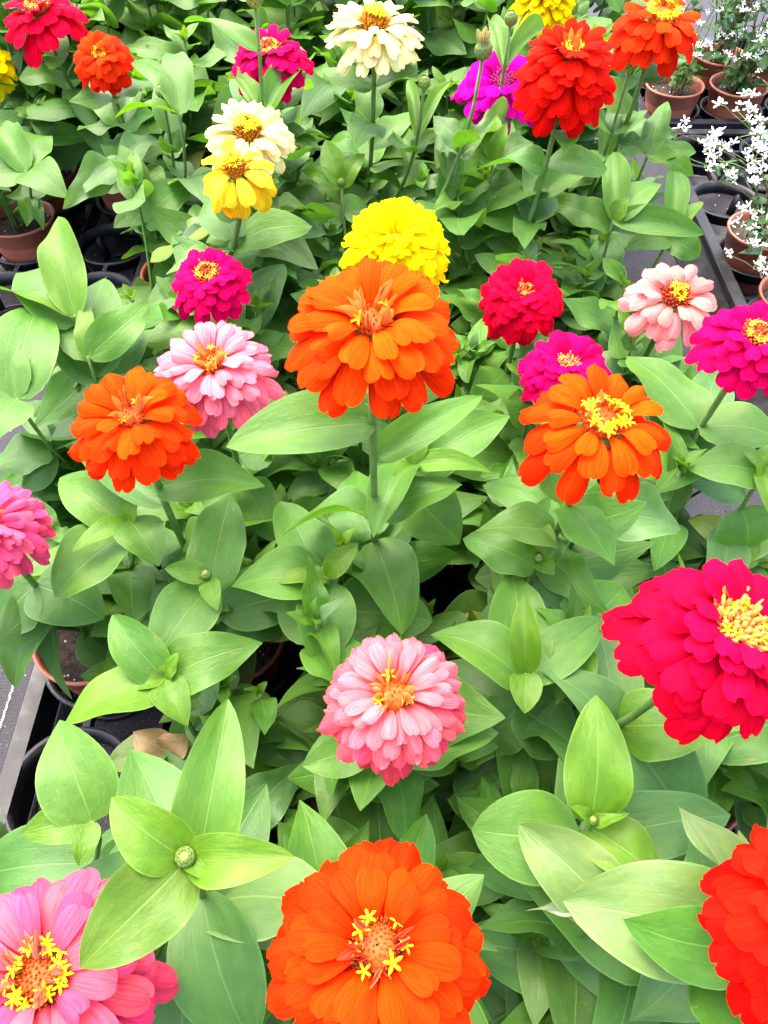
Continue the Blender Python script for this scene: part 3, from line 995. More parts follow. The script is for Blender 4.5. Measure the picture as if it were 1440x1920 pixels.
# shoots: px, py, height, leaves [(where on stem, tip px, tip py, rise, width px, colour, roll, wave)], bud, pot override
SHOOTS = [
    (352, 1612, 0.365, [(1, 150, 1815, -0.004, 158, 'Y', -0.25), (1, 552, 1606, 0.012, 96, 'L', 0.2), (1, 210, 1495, 0.016, 112, 'L', -0.2), (0.93, 428, 1310, 0.020, 126, 'G', 0.1), (1, 330, 1560, 0.008, 30, 'L', 0), (1, 388, 1650, 0.006, 34, 'L', 0),
                        (0.78, 245, 1405, 0.005, 165, 'B', 0), (0.80, 470, 1960, -0.03, 165, 'B', 0.2), (0.62, 500, 1470, 0.0, 150, 'B', 0)], ('bud', 0.0043, 0), ('a', 1, 0)),
    (172, 1542, 0.30, [(1, 112, 1350, 0.01, 140, 'G', 0), (1, 38, 1564, 0.0, 75, 'L', 0), (1, 148, 1625, 0.0, 50, 'L', 0), (0.75, -40, 1640, -0.02, 140, 'B', 0.1), (0.75, 250, 1650, -0.02, 120, 'B', 0)], None, ('a', 0, 0)),
    (308, 1272, 0.27, [(1, 120, 1358, -0.01, 112, 'L', 0.2), (1, 210, 1153, 0.015, 85, 'G', -0.2), (1, 492, 1205, 0.006, 110, 'G', 0.1), (1, 352, 1362, -0.005, 70, 'L', 0), (1, 238, 1297, 0.0, 30, 'L', 0), (1, 335, 1225, 0.015, 34, 'L', 0)], None, ('a', 1, 1)),
    (388, 1082, 0.285, [(0.96, 283, 1264, -0.012, 118, 'G', 0), (1, 308, 1066, 0.004, 46, 'L', 0), (1, 408, 1145, -0.004, 40, 'L', 0), (0.95, 432, 925, 0.005, 105, 'G', 0), (0.72, 300, 960, 0, 95, 'B', 0), (0.72, 540, 1180, -0.02, 100, 'B', 0)], ('bud', 0.0035, 0), ('a', 1, 2)),
    (612, 1082, 0.285, [(0.97, 434, 1100, -0.004, 110, 'G', 0.1), (0.97, 598, 1250, -0.012, 112, 'G', 0), (0.94, 525, 940, 0.006, 100, 'G', 0), (1, 522, 1092, 0.002, 45, 'L', 0.2), (1, 672, 1018, 0.01, 45, 'L', 0), (1, 640, 1045, 0.018, 26, 'L', 0),
                        (0.8, 812, 1165, -0.01, 140, 'G', 0.2), (0.66, 428, 1165, -0.04, 110, 'O', 0)], None, ('a', 2, 2)),
    (240, 975, 0.285, [(0.96, 103, 1120, -0.004, 120, 'G', 0.2), (1, 298, 1062, -0.004, 90, 'G', -0.2), (1, 134, 1036, 0.004, 45, 'L', 0), (0.95, 112, 896, 0.006, 95, 'G', 0), (1, 262, 935, 0.012, 36, 'L', 0), (0.7, 60, 1050, -0.03, 130, 'B', 0)], None, ('a', 0, 2)),
    (772, 872, 0.30, [(1, 700, 1008, 0.004, 85, 'G', 0.3), (0.96, 956, 780, 0.008, 100, 'G', 0.1), (1, 922, 886, 0.0, 50, 'L', 0), (1, 800, 778, 0.018, 45, 'L', 0), (0.88, 862, 1020, -0.02, 125, 'G', 0), (1, 735, 900, 0.01, 40, 'L', 0)], None, ('a', 2, 3)),
    (1008, 1050, 0.285, [(0.97, 868, 1010, 0.0, 98, 'G', 0.1), (1, 1030, 982, 0.016, 42, 'L', 0), (1, 1040, 1078, 0.0, 38, 'L', 0), (0.9, 1120, 1110, -0.02, 110, 'B', 0), (1, 985, 1020, 0.01, 30, 'L', 0), (0.95, 1035, 930, 0.01, 90, 'G', 0)], ('bud', 0.0033, 0), ('a', 3, 2)),
    (985, 1262, 0.28, [(0.97, 808, 1190, 0.0, 110, 'G', 0.15), (1, 983, 1118, 0.03, 58, 'L', 0), (1, 984, 1338, -0.004, 62, 'L', 0), (0.92, 958, 1068, 0.012, 118, 'G', 0), (0.96, 1128, 1160, 0.012, 95, 'G', -0.3), (0.8, 1085, 1400, -0.03, 140, 'B', 0), (0.78, 900, 1410, -0.03, 110, 'B', 0)], None, ('a', 3, 1)),
    (1108, 1540, 0.29, [(1, 1118, 1303, 0.03, 120, 'L', 0), (0.97, 1248, 1668, -0.006, 115, 'L', -0.1), (0.86, 1370, 1528, 0.0, 125, 'B', 0), (0.88, 884, 1556, 0.0, 165, 'G', 0), (1, 1182, 1526, 0.008, 34, 'L', 0), (1, 1070, 1512, 0.012, 30, 'L', 0)], ('bud', 0.0030, 0), ('a', 3, 0)),
    (1150, 1718, 0.27, [(1, 972, 1545, 0.008, 135, 'P', 0), (1, 985, 1708, -0.002, 40, 'W', 0.3), (1, 1225, 1650, 0.01, 70, 'W', 0.3), (0.85, 1000, 1640, -0.01, 90, 'S', 0)], None, ('a', 3, 0)),
    (1400, 1742, 0.285, [(1, 1056, 1690, 0.0, 205, 'P', -0.2), (1, 1272, 1512, 0.015, 80, 'P', 0.5), (1, 1385, 1556, 0.01, 90, 'O', 0.2), (0.9, 1180, 1915, -0.03, 150, 'S', 0), (0.85, 1300, 1560, 0.0, 110, 'S', 0)], None, ('a', 3, 0)),
    (456, 436, 0.26, [(1, 450, 512, -0.03, 82, 'P', 0), (1, 612, 438, 0.0, 62, 'S', 0.3), (1, 596, 505, -0.015, 85, 'P', 0), (1, 282, 492, -0.02, 36, 'W', 0.2), (1, 330, 440, -0.01, 50, 'P', 0.3), (0.9, 520, 560, -0.04, 60, 'P', 0.2)], None, ('a', 0, 5)),
    (312, 1412, 0.155, [(1, 200, 1436, 0.0, 75, 'P', 0.2), (1, 250, 1372, 0.012, 62, 'T', 0), (1, 345, 1375, 0.012, 60, 'T', 0.3), (1, 225, 1400, -0.004, 50, 'P', -0.3)], None, ('a', 1, 1)),
    (48, 322, 0.25, [(1, 130, 372, -0.005, 80, 'G', 0), (1, 88, 255, 0.0, 66, 'G', 0), (1, -30, 345, -0.005, 70, 'G', 0), (0.8, 50, 425, -0.015, 36, 'G', 0), (0.8, 82, 432, -0.02, 30, 'G', 0), (1, 0, 240, 0.01, 60, 'G', 0)], None, ('b', 1, 1)),
    (232, 300, 0.27, [(1, 160, 362, -0.005, 64, 'S', 0), (1, 118, 392, -0.015, 56, 'S', 0), (1, 262, 340, -0.01, 44, 'S', 0), (1, 300, 265, 0.0, 52, 'S', 0), (0.9, 200, 230, 0.0, 60, 'B', 0)], None, ('c', 0, 0)),
    (290, 372, 0.24, [(1, 332, 355, 0.005, 50, 'G', 0), (1, 245, 425, -0.01, 75, 'G', 0), (1, 300, 310, 0.02, 40, 'L', 0), (0.9, 350, 440, -0.015, 60, 'B', 0)], None, ('c', 0, 0)),
    (1100, 955, 0.28, [(0.97, 1276, 992, -0.01, 105, 'S', 0.1), (1, 1018, 1000, 0.0, 50, 'L', 0), (1, 1090, 870, 0.02, 60, 'G', 0), (0.9, 905, 910, 0.0, 90, 'G', 0)], None, ('a', 3, 2)),
    (1312, 800, 0.28, [(1, 1176, 668, 0.006, 120, 'G', 0.2), (1, 1478, 832, 0.0, 115, 'G', -0.2), (0.93, 1230, 925, -0.01, 100, 'G', 0), (0.9, 1345, 690, 0.01, 90, 'B', 0), (0.8, 1400, 935, -0.03, 90, 'B', 0)], None, ('a', 4, 2)),
    (1432, 885, 0.285, [(1, 1395, 850, 0.01, 40, 'L', 0), (1, 1470, 830, 0.01, 60, 'L', 0), (1, 1290, 880, -0.01, 95, 'G', 0), (1, 1440, 960, -0.005, 50, 'L', 0), (0.85, 1400, 1030, -0.03, 130, 'G', 0)], None, ('a', 4, 2)),
    (1360, 1010, 0.22, [(1, 1290, 975, 0.0, 60, 'O', 0), (1, 1420, 1060, -0.01, 90, 'Y', 0), (0.9, 1480, 980, 0, 90, 'G', 0)], None, ('a', 4, 1)),
    (140, 592, 0.30, [(1, 107, 392, 0.035, 78, 'L', 0), (0.97, -30, 462, 0.0, 120, 'G', 0.2), (1, -10, 540, 0.01, 45, 'L', 0.4)], None, ('a', 0, 4)),
    (165, 668, 0.285, [(0.98, 204, 468, 0.012, 118, 'G', 0), (1, 283, 566, 0.008, 75, 'G', 0.4), (1, 165, 565, 0.015, 40, 'L', 0), (0.92, 255, 600, -0.01, 100, 'G', -0.2), (0.9, 90, 560, 0, 100, 'B', 0)], None, ('a', 0, 3)),
    (32, 748, 0.285, [(1, 78, 566, 0.01, 125, 'G', 0.1), (1, -40, 640, 0.01, 110, 'G', 0), (1, -30, 850, -0.01, 100, 'G', 0), (0.8, 110, 830, -0.03, 110, 'B', 0), (0.7, 40, 905, -0.03, 110, 'B', 0), (0.6, -20, 935, -0.04, 110, 'B', 0)], None, ('a', 0, 3)),
    (640, 348, 0.29, [(1, 610, 262, 0.03, 48, 'L', 0), (1, 684, 288, 0.022, 36, 'L', 0.3), (1, 566, 320, 0.008, 34, 'L', -0.3), (0.9, 700, 400, -0.01, 75, 'G', 0), (0.85, 570, 420, -0.01, 70, 'B', 0)], ('bud', 0.004, 0), ('a', 2, 4)),
    (336, 214, 0.33, [(1, 332, 74, 0.022, 62, 'G', 0), (1, 246, 118, 0.02, 34, 'G', 0.3), (1, 214, 222, 0.004, 26, 'L', 0.4)], None, ('c', 0, 0)),
    (1150, 412, 0.27, [(1, 1150, 285, 0.03, 50, 'G', 0), (1, 1238, 345, 0.012, 60, 'G', 0), (1, 1180, 370, 0.02, 36, 'L', 0), (1, 1320, 440, -0.01, 55, 'G', 0.3), (0.95, 1030, 380, 0.0, 60, 'G', 0)], None, ('a', 4, 5)),
    (1262, 425, 0.255, [(1, 1262, 320, 0.02, 45, 'G', 0), (1, 1318, 378, 0.015, 34, 'L', 0), (0.95, 1312, 480, -0.015, 55, 'G', 0.4), (0.95, 1170, 470, -0.01, 60, 'G', 0)], None, ('a', 4, 5)),
    (1215, 290, 0.28, [(1, 1250, 190, 0.025, 45, 'G', 0), (1, 1305, 285, 0.0, 50, 'G', 0), (1, 1160, 265, 0.0, 50, 'S', 0), (1, 1300, 330, -0.01, 36, 'L', 0)], None, ('c', 4, 0)),
    (925, 300, 0.31, [(1, 915, 205, 0.025, 42, 'L', 0), (1, 822, 286, 0.0, 44, 'G', 0), (1, 1000, 270, 0.01, 50, 'S', 0), (1, 950, 230, 0.03, 30, 'L', 0)], None, ('c', 3, 0)),
]

# flower buds on their own stalks: px, py, height, size, colour, tuft, pot, label, small leaves near the top
BUDS = [
    (478, 8, 0.445, 0.0075, (0.32, 0.36, 0.07), 0.5, ('a', 1, 5), "half open yellowish bud on a tall bare stalk"),
    (905, 108, 0.405, 0.0078, (0.20, 0.27, 0.06), 1.15, ('a', 2, 5), "opening bud with a tuft of narrow yellow petals"),
    (957, 45, 0.405, 0.0062, (0.20, 0.30, 0.06), 0, ('c', 3, 0), "closed round green bud"),
    (795, 164, 0.365, 0.0058, (0.24, 0.36, 0.04), 0, ('c', 2, 0), "small closed lime green bud"),
    (304, 180, 0.34, 0.0058, (0.28, 0.40, 0.06), 0, ('c', 0, 0), "small pale green bud"),
    (1180, 128, 0.36, 0.0080, (0.45, 0.42, 0.07), 0, ('c', 4, 0), "fat yellowish bud"),
    (95, 534, 0.31, 0.0050, (0.45, 0.50, 0.20), 0, ('a', 0, 4), "tiny whitish bud"),
]

# single leaves seen on the bloom stalks: bloom number -> leaves as in SHOOTS
BLOOM_LEAVES = {15: [(0.75, 196, 1160, -0.02, 130, 'B', 0), (0.75, -20, 1190, -0.02, 130, 'B', 0), (0.65, 28, 1290, -0.03, 90, 'B', 0), (0.6, 136, 1312, -0.04, 50, 'B', 0.5)], 0: [(0.88, 424, 838, -0.004, 142, 'G', 0.1), (0.80, 905, 742, 0.0, 70, 'G', 0.3)], 1: [(0.86, 497, 912, -0.006, 112, 'G', 0), (0.80, 150, 860, -0.01, 80, 'B', 0)], 5: [(0.72, 505, 850, -0.02, 85, 'B', 0.2)],
                8: [(0.80, 1045, 420, 0.0, 70, 'G', 0)], 18: [(0.70, 800, 215, 0, 55, 'G', 0), (0.62, 620, 265, -0.01, 66, 'G', 0)], 20: [(0.80, 145, 245, -0.01, 52, 'S', 0.2), (0.80, 268, 172, 0.0, 52, 'S', 0)],
                24: [(0.70, 1010, 300, -0.01, 62, 'S', 0), (0.70, 1195, 235, 0.0, 60, 'G', 0.2), (0.60, 820, 385, -0.01, 68, 'G', 0)], 25: [(0.68, 1300, 250, -0.02, 50, 'S', 0.2), (0.60, 1140, 200, 0, 50, 'S', 0)],
                11: [(0.62, 1300, 740, -0.01, 90, 'G', 0)], 10: [(0.60, 1125, 625, -0.01, 60, 'G', 0)], 7: [(0.60, 880, 480, 0.0, 100, 'B', 0)], 12: [(0.60, 1290, 1560, -0.03, 190, 'B', 0), (0.62, 1090, 1040, 0.0, 110, 'B', 0)]}
BUD_LEAVES = {0: [(0.78, 584, 122, 0.0, 50, 'G', 0), (0.78, 426, 150, 0.0, 28, 'L', 0.2), (0.93, 345, 42, 0.004, 40, 'G', 0)], 1: [(0.78, 1012, 178, 0.0, 42, 'S', 0), (0.7, 800, 80, 0.0, 40, 'S', 0)],
              2: [(0.9, 1046, 22, 0.01, 28, 'G', 0), (0.9, 902, -4, 0.01, 30, 'G', 0)], 3: [(0.86, 844, 154, 0.015, 22, 'L', 0), (0.86, 764, 150, 0.015, 24, 'L', 0), (0.75, 740, 240, 0, 40, 'G', 0)],
              4: [(0.88, 330, 75, 0.02, 60, 'G', 0)], 5: [(0.8, 1150, 200, 0, 30, 'S', 0)], 6: []}

# picture windows in which the photograph shows bare tray, pot or ground: no filler leaves there
WINDOWS = [(110, 1455, 120, 125), (20, 1320, 55, 100), (100, 1232, 55, 62), (1322, 945, 55, 32), (1398, 815, 26, 28), (1222, 505, 34, 34), (45, 435, 66, 58), (165, 450, 45, 70),
           (20, 585, 34, 44), (1400, 420, 95, 200), (1330, 520, 40, 60), (1380, 130, 75, 90), (505, 1238, 44, 42), (262, 505, 30, 36), (1285, 175, 45, 45), (855, 1110, 26, 36), (1050, 1690, 20, 20), (265, 1400, 75, 48)]

for (px, py, w, D, ln, sp, key, lab) in BLOOMS:
    FLOWERS.append((px, py, w / 2 * 0.96, w / 2 * 0.80, FOC * D / w))
for (px, py, z, s, c, tf, key, lab) in BUDS:
    d = proj(P(px, py, z))[2]
    FLOWERS.append((px, py, FOC * s * 1.3 / d, FOC * s * 1.6 / d, d))


def clear(base, tip, width):
    side = (tip - base).cross(Vector((0, 0, 1)))
    side = side.normalized() * width * 0.4 if side.length > 1e-6 else Vector((width * 0.4, 0, 0))
    for t in (0.15, 0.4, 0.65, 0.85, 1.0):
        for s in ((-1, 0, 1) if 0.2 < t < 0.9 else (0,)):
            x, y, d = proj(base.lerp(tip, t) + side * s)
            for (fx, fy, rx, ry, fd) in FLOWERS:
                if d < fd - 0.005 and ((x - fx) / rx) ** 2 + ((y - fy) / ry) ** 2 < 1:
                    return False
            for (fx, fy, rx, ry) in WINDOWS:
                if ((x - fx) / rx) ** 2 + ((y - fy) / ry) ** 2 < 1:
                    return False
    return True


def bez(p0, c1, c2, p3, t):
    u = 1 - t
    return p0 * (u ** 3) + c1 * (3 * u * u * t) + c2 * (3 * u * t * t) + p3 * (t ** 3)


HEROTOPS = []


def stem_curve(pot, top, r, straight=0.0):
    p0 = Vector((pot[0] + r.uniform(-0.010, 0.010), pot[1] + r.uniform(-0.010, 0.010), POT_Z + 0.064))
    h = top.z - p0.z
    c1 = p0 + Vector((0, 0, h * 0.30)) + (top - p0) * 0.12
    c2 = top - Vector((0, 0, h * 0.38)) - (top - p0) * 0.06
    return lambda t: bez(p0, c1, c2, top, t)


def add_stem(root, cv, r0, r1, color, t0=0.0, n=11):
    mb = MB()
    pts = [cv(t0 + (1 - t0) * i / (n - 1)) - root.location for i in range(n)]
    mb.tube(pts, [lerp(r0, r1, i / (n - 1)) for i in range(n)], 7)
    return link("stem", mb.build("stem", [M_STEM]), root, None, color)


def auto_pairs(root, cv, ts, phi0, r, lens, cols, wr=(0.50, 0.64), els=(10, 35)):
    """opposite leaf pairs, each turned a quarter against the last"""
    phi = phi0
    for q, t in enumerate(ts):
        f = q / max(1, len(ts) - 1)
        base = cv(t)
        for s in (0, 1):
            a = phi + s * math.pi + r.uniform(-0.3, 0.3)
            el = math.radians(lerp(els[0], els[1], f) + r.uniform(-16, 14))
            L = lerp(lens[0], lens[1], f) * r.uniform(0.78, 1.18)
            d = Vector((math.cos(a) * math.cos(el), math.sin(a) * math.cos(el), math.sin(el)))
            tip = base + d * L
            w = L * r.uniform(*wr)
            if tip.z < 0.075 or not clear(base, tip, w):
                continue
            c = jit(lerp3(cols[0], cols[1], f), r, 0.18)
            x = r.random()
            if x < 0.035 and f < 0.5:
                c = jit(LC['O'], r, 0.2)
            elif x < 0.10:
                c = jit(LC['S'], r, 0.2)
            place_leaf(root, base + d * 0.0015, tip, w, c, r.uniform(-0.35, 0.35), r.choice(LEAVES))
        phi += math.pi / 2 + r.uniform(-0.2, 0.2)


def hero_leaves(root, cv, leaves, r):
    for lf in leaves:
        t, tx, ty, dz, wpx, cc = lf[:6]
        roll = lf[6] if len(lf) > 6 else 0
        base = cv(t)
        tip = P(tx, ty, base.z + dz)
        d = proj(base.lerp(tip, 0.5))[2]
        wd = wpx * d / FOC
        ln = (tip - base).length
        if ln > 0.098:                          # no leaf of these plants is longer
            tip = base + (tip - base) * (0.098 / ln)
        wd = min(wd, 0.052)
        wilt = cc in 'PWST'
        me = leaf_mesh(arch=r.uniform(0.06, 0.19), droop=0, fold=r.uniform(0.06, 0.26), wave=r.uniform(0.09, 0.17) if wilt else r.uniform(0.0, 0.07), twist=r.uniform(-0.5, 0.5) * (1.6 if wilt else 0.9),
                       a=r.uniform(0.36, 0.52), b=r.uniform(0.68, 0.98), freq=r.uniform(6, 12), ph=r.uniform(0, 6), side=r.uniform(-0.09, 0.09), curl=r.uniform(0, 0.06), nu=14)
        up = (Vector((0, 0, 1)) + (CAM - base).normalized() * 0.55).normalized()
        place_leaf(root, base, tip, wd, jit(LC[cc], r, 0.08), roll, me, up)


GREEN_STEM = (0.12, 0.22, 0.045)
EXTRA_TOPS = {('c', 4, 2): [(0.31, 1.12, 0.33), (0.33, 1.05, 0.30), (0.29, 1.06, 0.26)], ('c', 4, 3): [(0.30, 1.22, 0.36), (0.35, 1.20, 0.34), (0.32, 1.26, 0.28), (0.28, 1.30, 0.34)],
              ('b', 1, 3): [(-0.46, 1.22, 0.36)], ('b', 2, 3): [(-0.36, 1.24, 0.37), (-0.33, 1.20, 0.36)], ('c', 0, 3): [(-0.27, 1.22, 0.38), (-0.22, 1.25, 0.37)], ('c', 1, 3): [(-0.14, 1.22, 0.38)],
              ('c', 3, 3): [(0.10, 1.22, 0.38), (0.15, 1.24, 0.36)], ('a', 3, 4): [(0.10, 0.60, 0.24), (0.14, 0.64, 0.25)], ('a', 2, 4): [(0.02, 0.60, 0.25)]}


def leafy_top(root, xy, top, r):
    cv = stem_curve(xy, top, r)
    add_stem(root, cv, 0.0023, 0.0014, jit(GREEN_STEM, r))
    auto_pairs(root, cv, [0.25, 0.45, 0.62, 0.78, 0.90], r.uniform(0, 3.1), r, (0.096, 0.074) if xy[1] > 0.65 else (0.082, 0.060), (LC['D'], LC['G']), wr=(0.54, 0.70), els=(-6, 28))
    auto_pairs(root, cv, [0.965, 0.99, 1.0], r.uniform(0, 3.1), r, (0.042, 0.018), (LC['G'], LC['L']), wr=(0.36, 0.48), els=(34, 66))


LABELS = {
    ('a', 0, 0): 'leafy zinnia with lime shoot tip beside the empty black cell, lower left',
    ('a', 0, 2): 'zinnia with a pink pompom bloom cut by the left picture edge',
    ('a', 0, 3): 'tall leafy zinnia without bloom at the left edge, above the orange bloom',
    ('a', 0, 4): 'zinnia with an upright lime leaf and tiny whitish bud, left side',
    ('a', 0, 5): 'zinnia with fading golden drooping bloom and wilted pale leaves',
    ('a', 1, 0): 'zinnia with large pink bloom and a lime four-leaved budding shoot, bottom left corner',
    ('a', 1, 1): 'leafy zinnia with light green rosette and dried tan leaf, left of the coral bloom',
    ('a', 1, 2): 'zinnia with an orange double bloom, left of the pale pink one',
    ('a', 1, 3): 'zinnia with a pale pink double bloom behind the left orange bloom',
    ('a', 1, 4): 'zinnia with a small magenta bloom above the pale pink one',
    ('a', 1, 5): 'zinnia with a cream bloom just above the fading golden one, and a tall yellowish bud',
    ('a', 2, 0): 'zinnia with the big deep orange bloom at the bottom centre',
    ('a', 2, 1): 'zinnia with the coral pink double bloom in the lower middle',
    ('a', 2, 2): 'zinnia with the large orange double bloom at the centre',
    ('a', 2, 3): 'zinnia with the bright yellow double bloom behind the central orange one',
    ('a', 2, 4): 'leafy zinnia with a lime three-leaved tip, left behind the yellow bloom',
    ('a', 2, 5): 'zinnia with an opening tufted yellowish bud, in front of the purple bloom',
    ('a', 3, 0): 'zinnia with bright red bloom at the lower right corner and pale wilting leaves',
    ('a', 3, 1): 'zinnia with the very large crimson bloom at the right edge',
    ('a', 3, 2): 'zinnia with the open orange bloom ringed by yellow florets, right of centre',
    ('a', 3, 3): 'zinnia with the magenta bloom half hidden behind the right orange bloom',
    ('a', 3, 4): 'zinnia with the round crimson bloom between yellow and peach blooms',
    ('a', 3, 5): 'zinnia with the bright red layered bloom and broad grey-green leaves, top right',
    ('a', 4, 1): 'leafy zinnia without bloom, mostly hidden behind the very large crimson bloom',
    ('a', 4, 2): 'leafy zinnia with broad leaves between the open orange bloom and the right edge',
    ('a', 4, 3): 'zinnia with a magenta bloom cut by the right picture edge',
    ('a', 4, 4): 'zinnia with the ragged peach pink bloom beside the right-hand tray',
    ('a', 4, 5): 'leafy zinnia without bloom, light green leaves reaching over the right-hand tray',
    ('b', 1, 1): 'zinnia in the terracotta pot at far left, yellow bloom cut by the edge',
    ('b', 1, 2): 'leafy zinnia without bloom in the top left corner, below the crimson bloom',
    ('b', 1, 3): 'leafy zinnia without bloom, farthest back in the top left corner',
    ('b', 2, 2): 'zinnia with the crimson yellow-centred bloom in the top left corner',
    ('b', 2, 3): 'leafy zinnia without bloom at the top edge, right of the top left crimson bloom',
    ('c', 0, 0): 'zinnia with the small orange red bloom and a pale bud, upper left',
    ('c', 0, 1): 'leafy zinnia without bloom between the small orange red and half-hidden magenta blooms',
    ('c', 0, 2): 'leafy zinnia without bloom, second row back, left of the half-hidden magenta bloom',
    ('c', 0, 3): 'leafy zinnia without bloom at the top edge, left of the tall yellowish bud',
    ('c', 1, 0): 'zinnia with the magenta bloom half hidden behind a bud stalk, top',
    ('c', 1, 1): 'leafy zinnia without bloom just below the half-hidden magenta bloom',
    ('c', 1, 2): 'leafy zinnia without bloom between the tall yellowish bud and the top cream bloom',
    ('c', 1, 3): 'leafy zinnia without bloom at the top edge, right of the tall yellowish bud',
    ('c', 2, 0): 'zinnia with the cream bloom at the top edge and a lime bud',
    ('c', 2, 1): 'leafy zinnia without bloom directly below the top cream bloom, left of a lime bud',
    ('c', 2, 2): 'leafy zinnia without bloom behind the top cream bloom',
    ('c', 2, 3): 'leafy zinnia without bloom at the top edge, above the top cream bloom',
    ('c', 3, 0): 'zinnia with the purple bloom half hidden by the bright red one',
    ('c', 3, 1): 'zinnia with the yellow bloom cut by the top edge',
    ('c', 3, 2): 'leafy zinnia without bloom left of the yellow bloom at the top edge',
    ('c', 3, 3): 'leafy zinnia without bloom at the top edge, left of the yellow bloom, farthest back',
    ('c', 4, 0): 'zinnia with the orange red yellow-centred bloom at the top right',
    ('c', 4, 1): 'leafy zinnia without bloom behind and right of the bright red bloom',
    ('c', 4, 2): 'leafy zinnia without bloom just left of the orange red bloom at top right',
    ('c', 4, 3): 'leafy zinnia without bloom at the top edge between yellow and orange red blooms',
}

by_pot = {k_: dict(blooms=[], shoots=[], buds=[]) for k_ in POTS}
for n_, b_ in enumerate(BLOOMS):
    by_pot[b_[6]]['blooms'].append(b_ + (BLOOM_LEAVES.get(n_, []),))
for s_ in SHOOTS:
    by_pot[s_[5]]['shoots'].append(s_)
for n_, b_ in enumerate(BUDS):
    by_pot[b_[6]]['buds'].append(b_ + (BUD_LEAVES.get(n_, []),))

seed = 100
for key, xy in POTS.items():
    seed += 17
    r = random.Random(seed)
    info = by_pot[key]
    root = link("potted_zinnia", None)
    root.location = (xy[0], xy[1], POT_Z)
    tag(root, LABELS[key], "zinnia", "potted zinnias in trays")
    pot_parts(root, r)
    far = xy[1] > 0.80
    nstem = 0
    for (px, py, w, D, ln, sp, kk, lab, extra) in info['blooms']:
        pos = PD(px, py, FOC * D / w)
        nrm = Vector((ln[0], ln[1], 1)).normalized()
        org = pos - nrm * (D * 0.02)
        bloom(root, org, nrm, D, sp, seed + nstem, lab)
        top = org - nrm * (D * 0.15)
        cv = stem_curve(xy, top, r)
        add_stem(root, cv, 0.0026, 0.0023, jit(GREEN_STEM, r))
        hero_leaves(root, cv, extra, r)
        auto_pairs(root, cv, [0.22, 0.36, 0.50, 0.62] + ([0.74] if not extra else []) + ([0.84] if top.z > 0.34 and not extra else []) + ([0.80, 0.90] if xy[1] > 0.6 else []), r.uniform(0, 3.1), r, (0.084, 0.060), (LC['D'], LC['G']), els=(-4, 24))
        nstem += 1
    for (px, py, z, leaves, bd, kk) in info['shoots']:
        top = P(px, py, z)
        cv = stem_curve(xy, top, r)
        add_stem(root, cv, 0.0024, 0.0015, jit(GREEN_STEM, r))
        hero_leaves(root, cv, leaves, r)
        if bd:
            bud(root, top + Vector((0, 0, bd[1] * 0.9)), Vector((0, -0.1, 1)).normalized(), bd[1], (0.22, 0.34, 0.05), bd[2], seed, None)
        auto_pairs(root, cv, [0.25, 0.42, 0.58, 0.74], r.uniform(0, 3.1), r, (0.082, 0.070), (LC['D'], LC['B']), els=(-8, 8))
        nstem += 1
    for (px, py, z, s, c, tf, kk, lab, extra) in info['buds']:
        top = P(px, py, z)
        cv = stem_curve(xy, top, r)
        add_stem(root, cv, 0.0022, 0.0016, jit(GREEN_STEM, r))
        bud(root, top + Vector((0, 0, s * 0.7)), Vector((r.uniform(-0.1, 0.1), -0.05, 1)).normalized(), s, c, tf, seed, lab)
        hero_leaves(root, cv, extra, r)
        auto_pairs(root, cv, [0.30, 0.46, 0.62, 0.80], r.uniform(0, 3.1), r, (0.078, 0.040), (LC['B'], LC['G']), els=(0, 35))
        nstem += 1
    for tp in EXTRA_TOPS.get(key, []):
        leafy_top(root, xy, Vector(tp), r)
    for q in range(8 if xy[1] < 0.8 else 4 if xy[1] < 1.0 else 2):
        a = q * 2.4 + r.uniform(-0.5, 0.5)
        rad = r.uniform(0.02, 0.08)
        top = Vector((xy[0] + rad * math.cos(a), xy[1] + rad * math.sin(a), r.uniform(0.145, 0.225)))
        if not clear(top - Vector((0, 0, 0.02)), top, 0.03):
            continue
        cv = stem_curve(xy, top, r)
        add_stem(root, cv, 0.0018, 0.0012, jit(GREEN_STEM, r))
        auto_pairs(root, cv, [0.55, 0.78, 0.93], r.uniform(0, 3.1), r, (0.066, 0.050), (LC['D'], LC['G']), els=(0, 24))
        auto_pairs(root, cv, [0.98, 1.0], r.uniform(0, 3.1), r, (0.034, 0.018), (LC['G'], LC['L']), wr=(0.38, 0.5), els=(30, 62))
    want = 6 if xy[1] > 1.2 else 4 if xy[1] > 1.05 else 3
    guard = 0
    while nstem < want + (1 if not (info['blooms'] or info['shoots']) else 0) and guard < 12:
        guard += 1
        a = r.uniform(0, 6.28)
        rad = r.uniform(0.015, 0.055)
        z = r.uniform(0.21, 0.29) + (0.04 if far else 0) + (0.03 if xy[1] > 1.05 else 0) + (0.03 if xy[1] > 1.2 else 0)
        top = Vector((xy[0] + rad * math.cos(a), xy[1] + rad * math.sin(a), z))
        if not clear(top - Vector((0, 0, 0.02)), top, 0.03):
            continue
        leafy_top(root, xy, top, r)
        nstem += 1
# ------------------------------------------------------------------ white-flowered euphorbias in the trays at right
M_WHITE = solid_material("white_bract", (0.80, 0.80, 0.78), (0.74, 0.78, 0.74), 0.6, 150, 0.2)
M_LIME = solid_material("green_cup", (0.22, 0.34, 0.05), (0.30, 0.42, 0.08), 0.6, 200, 0.3)


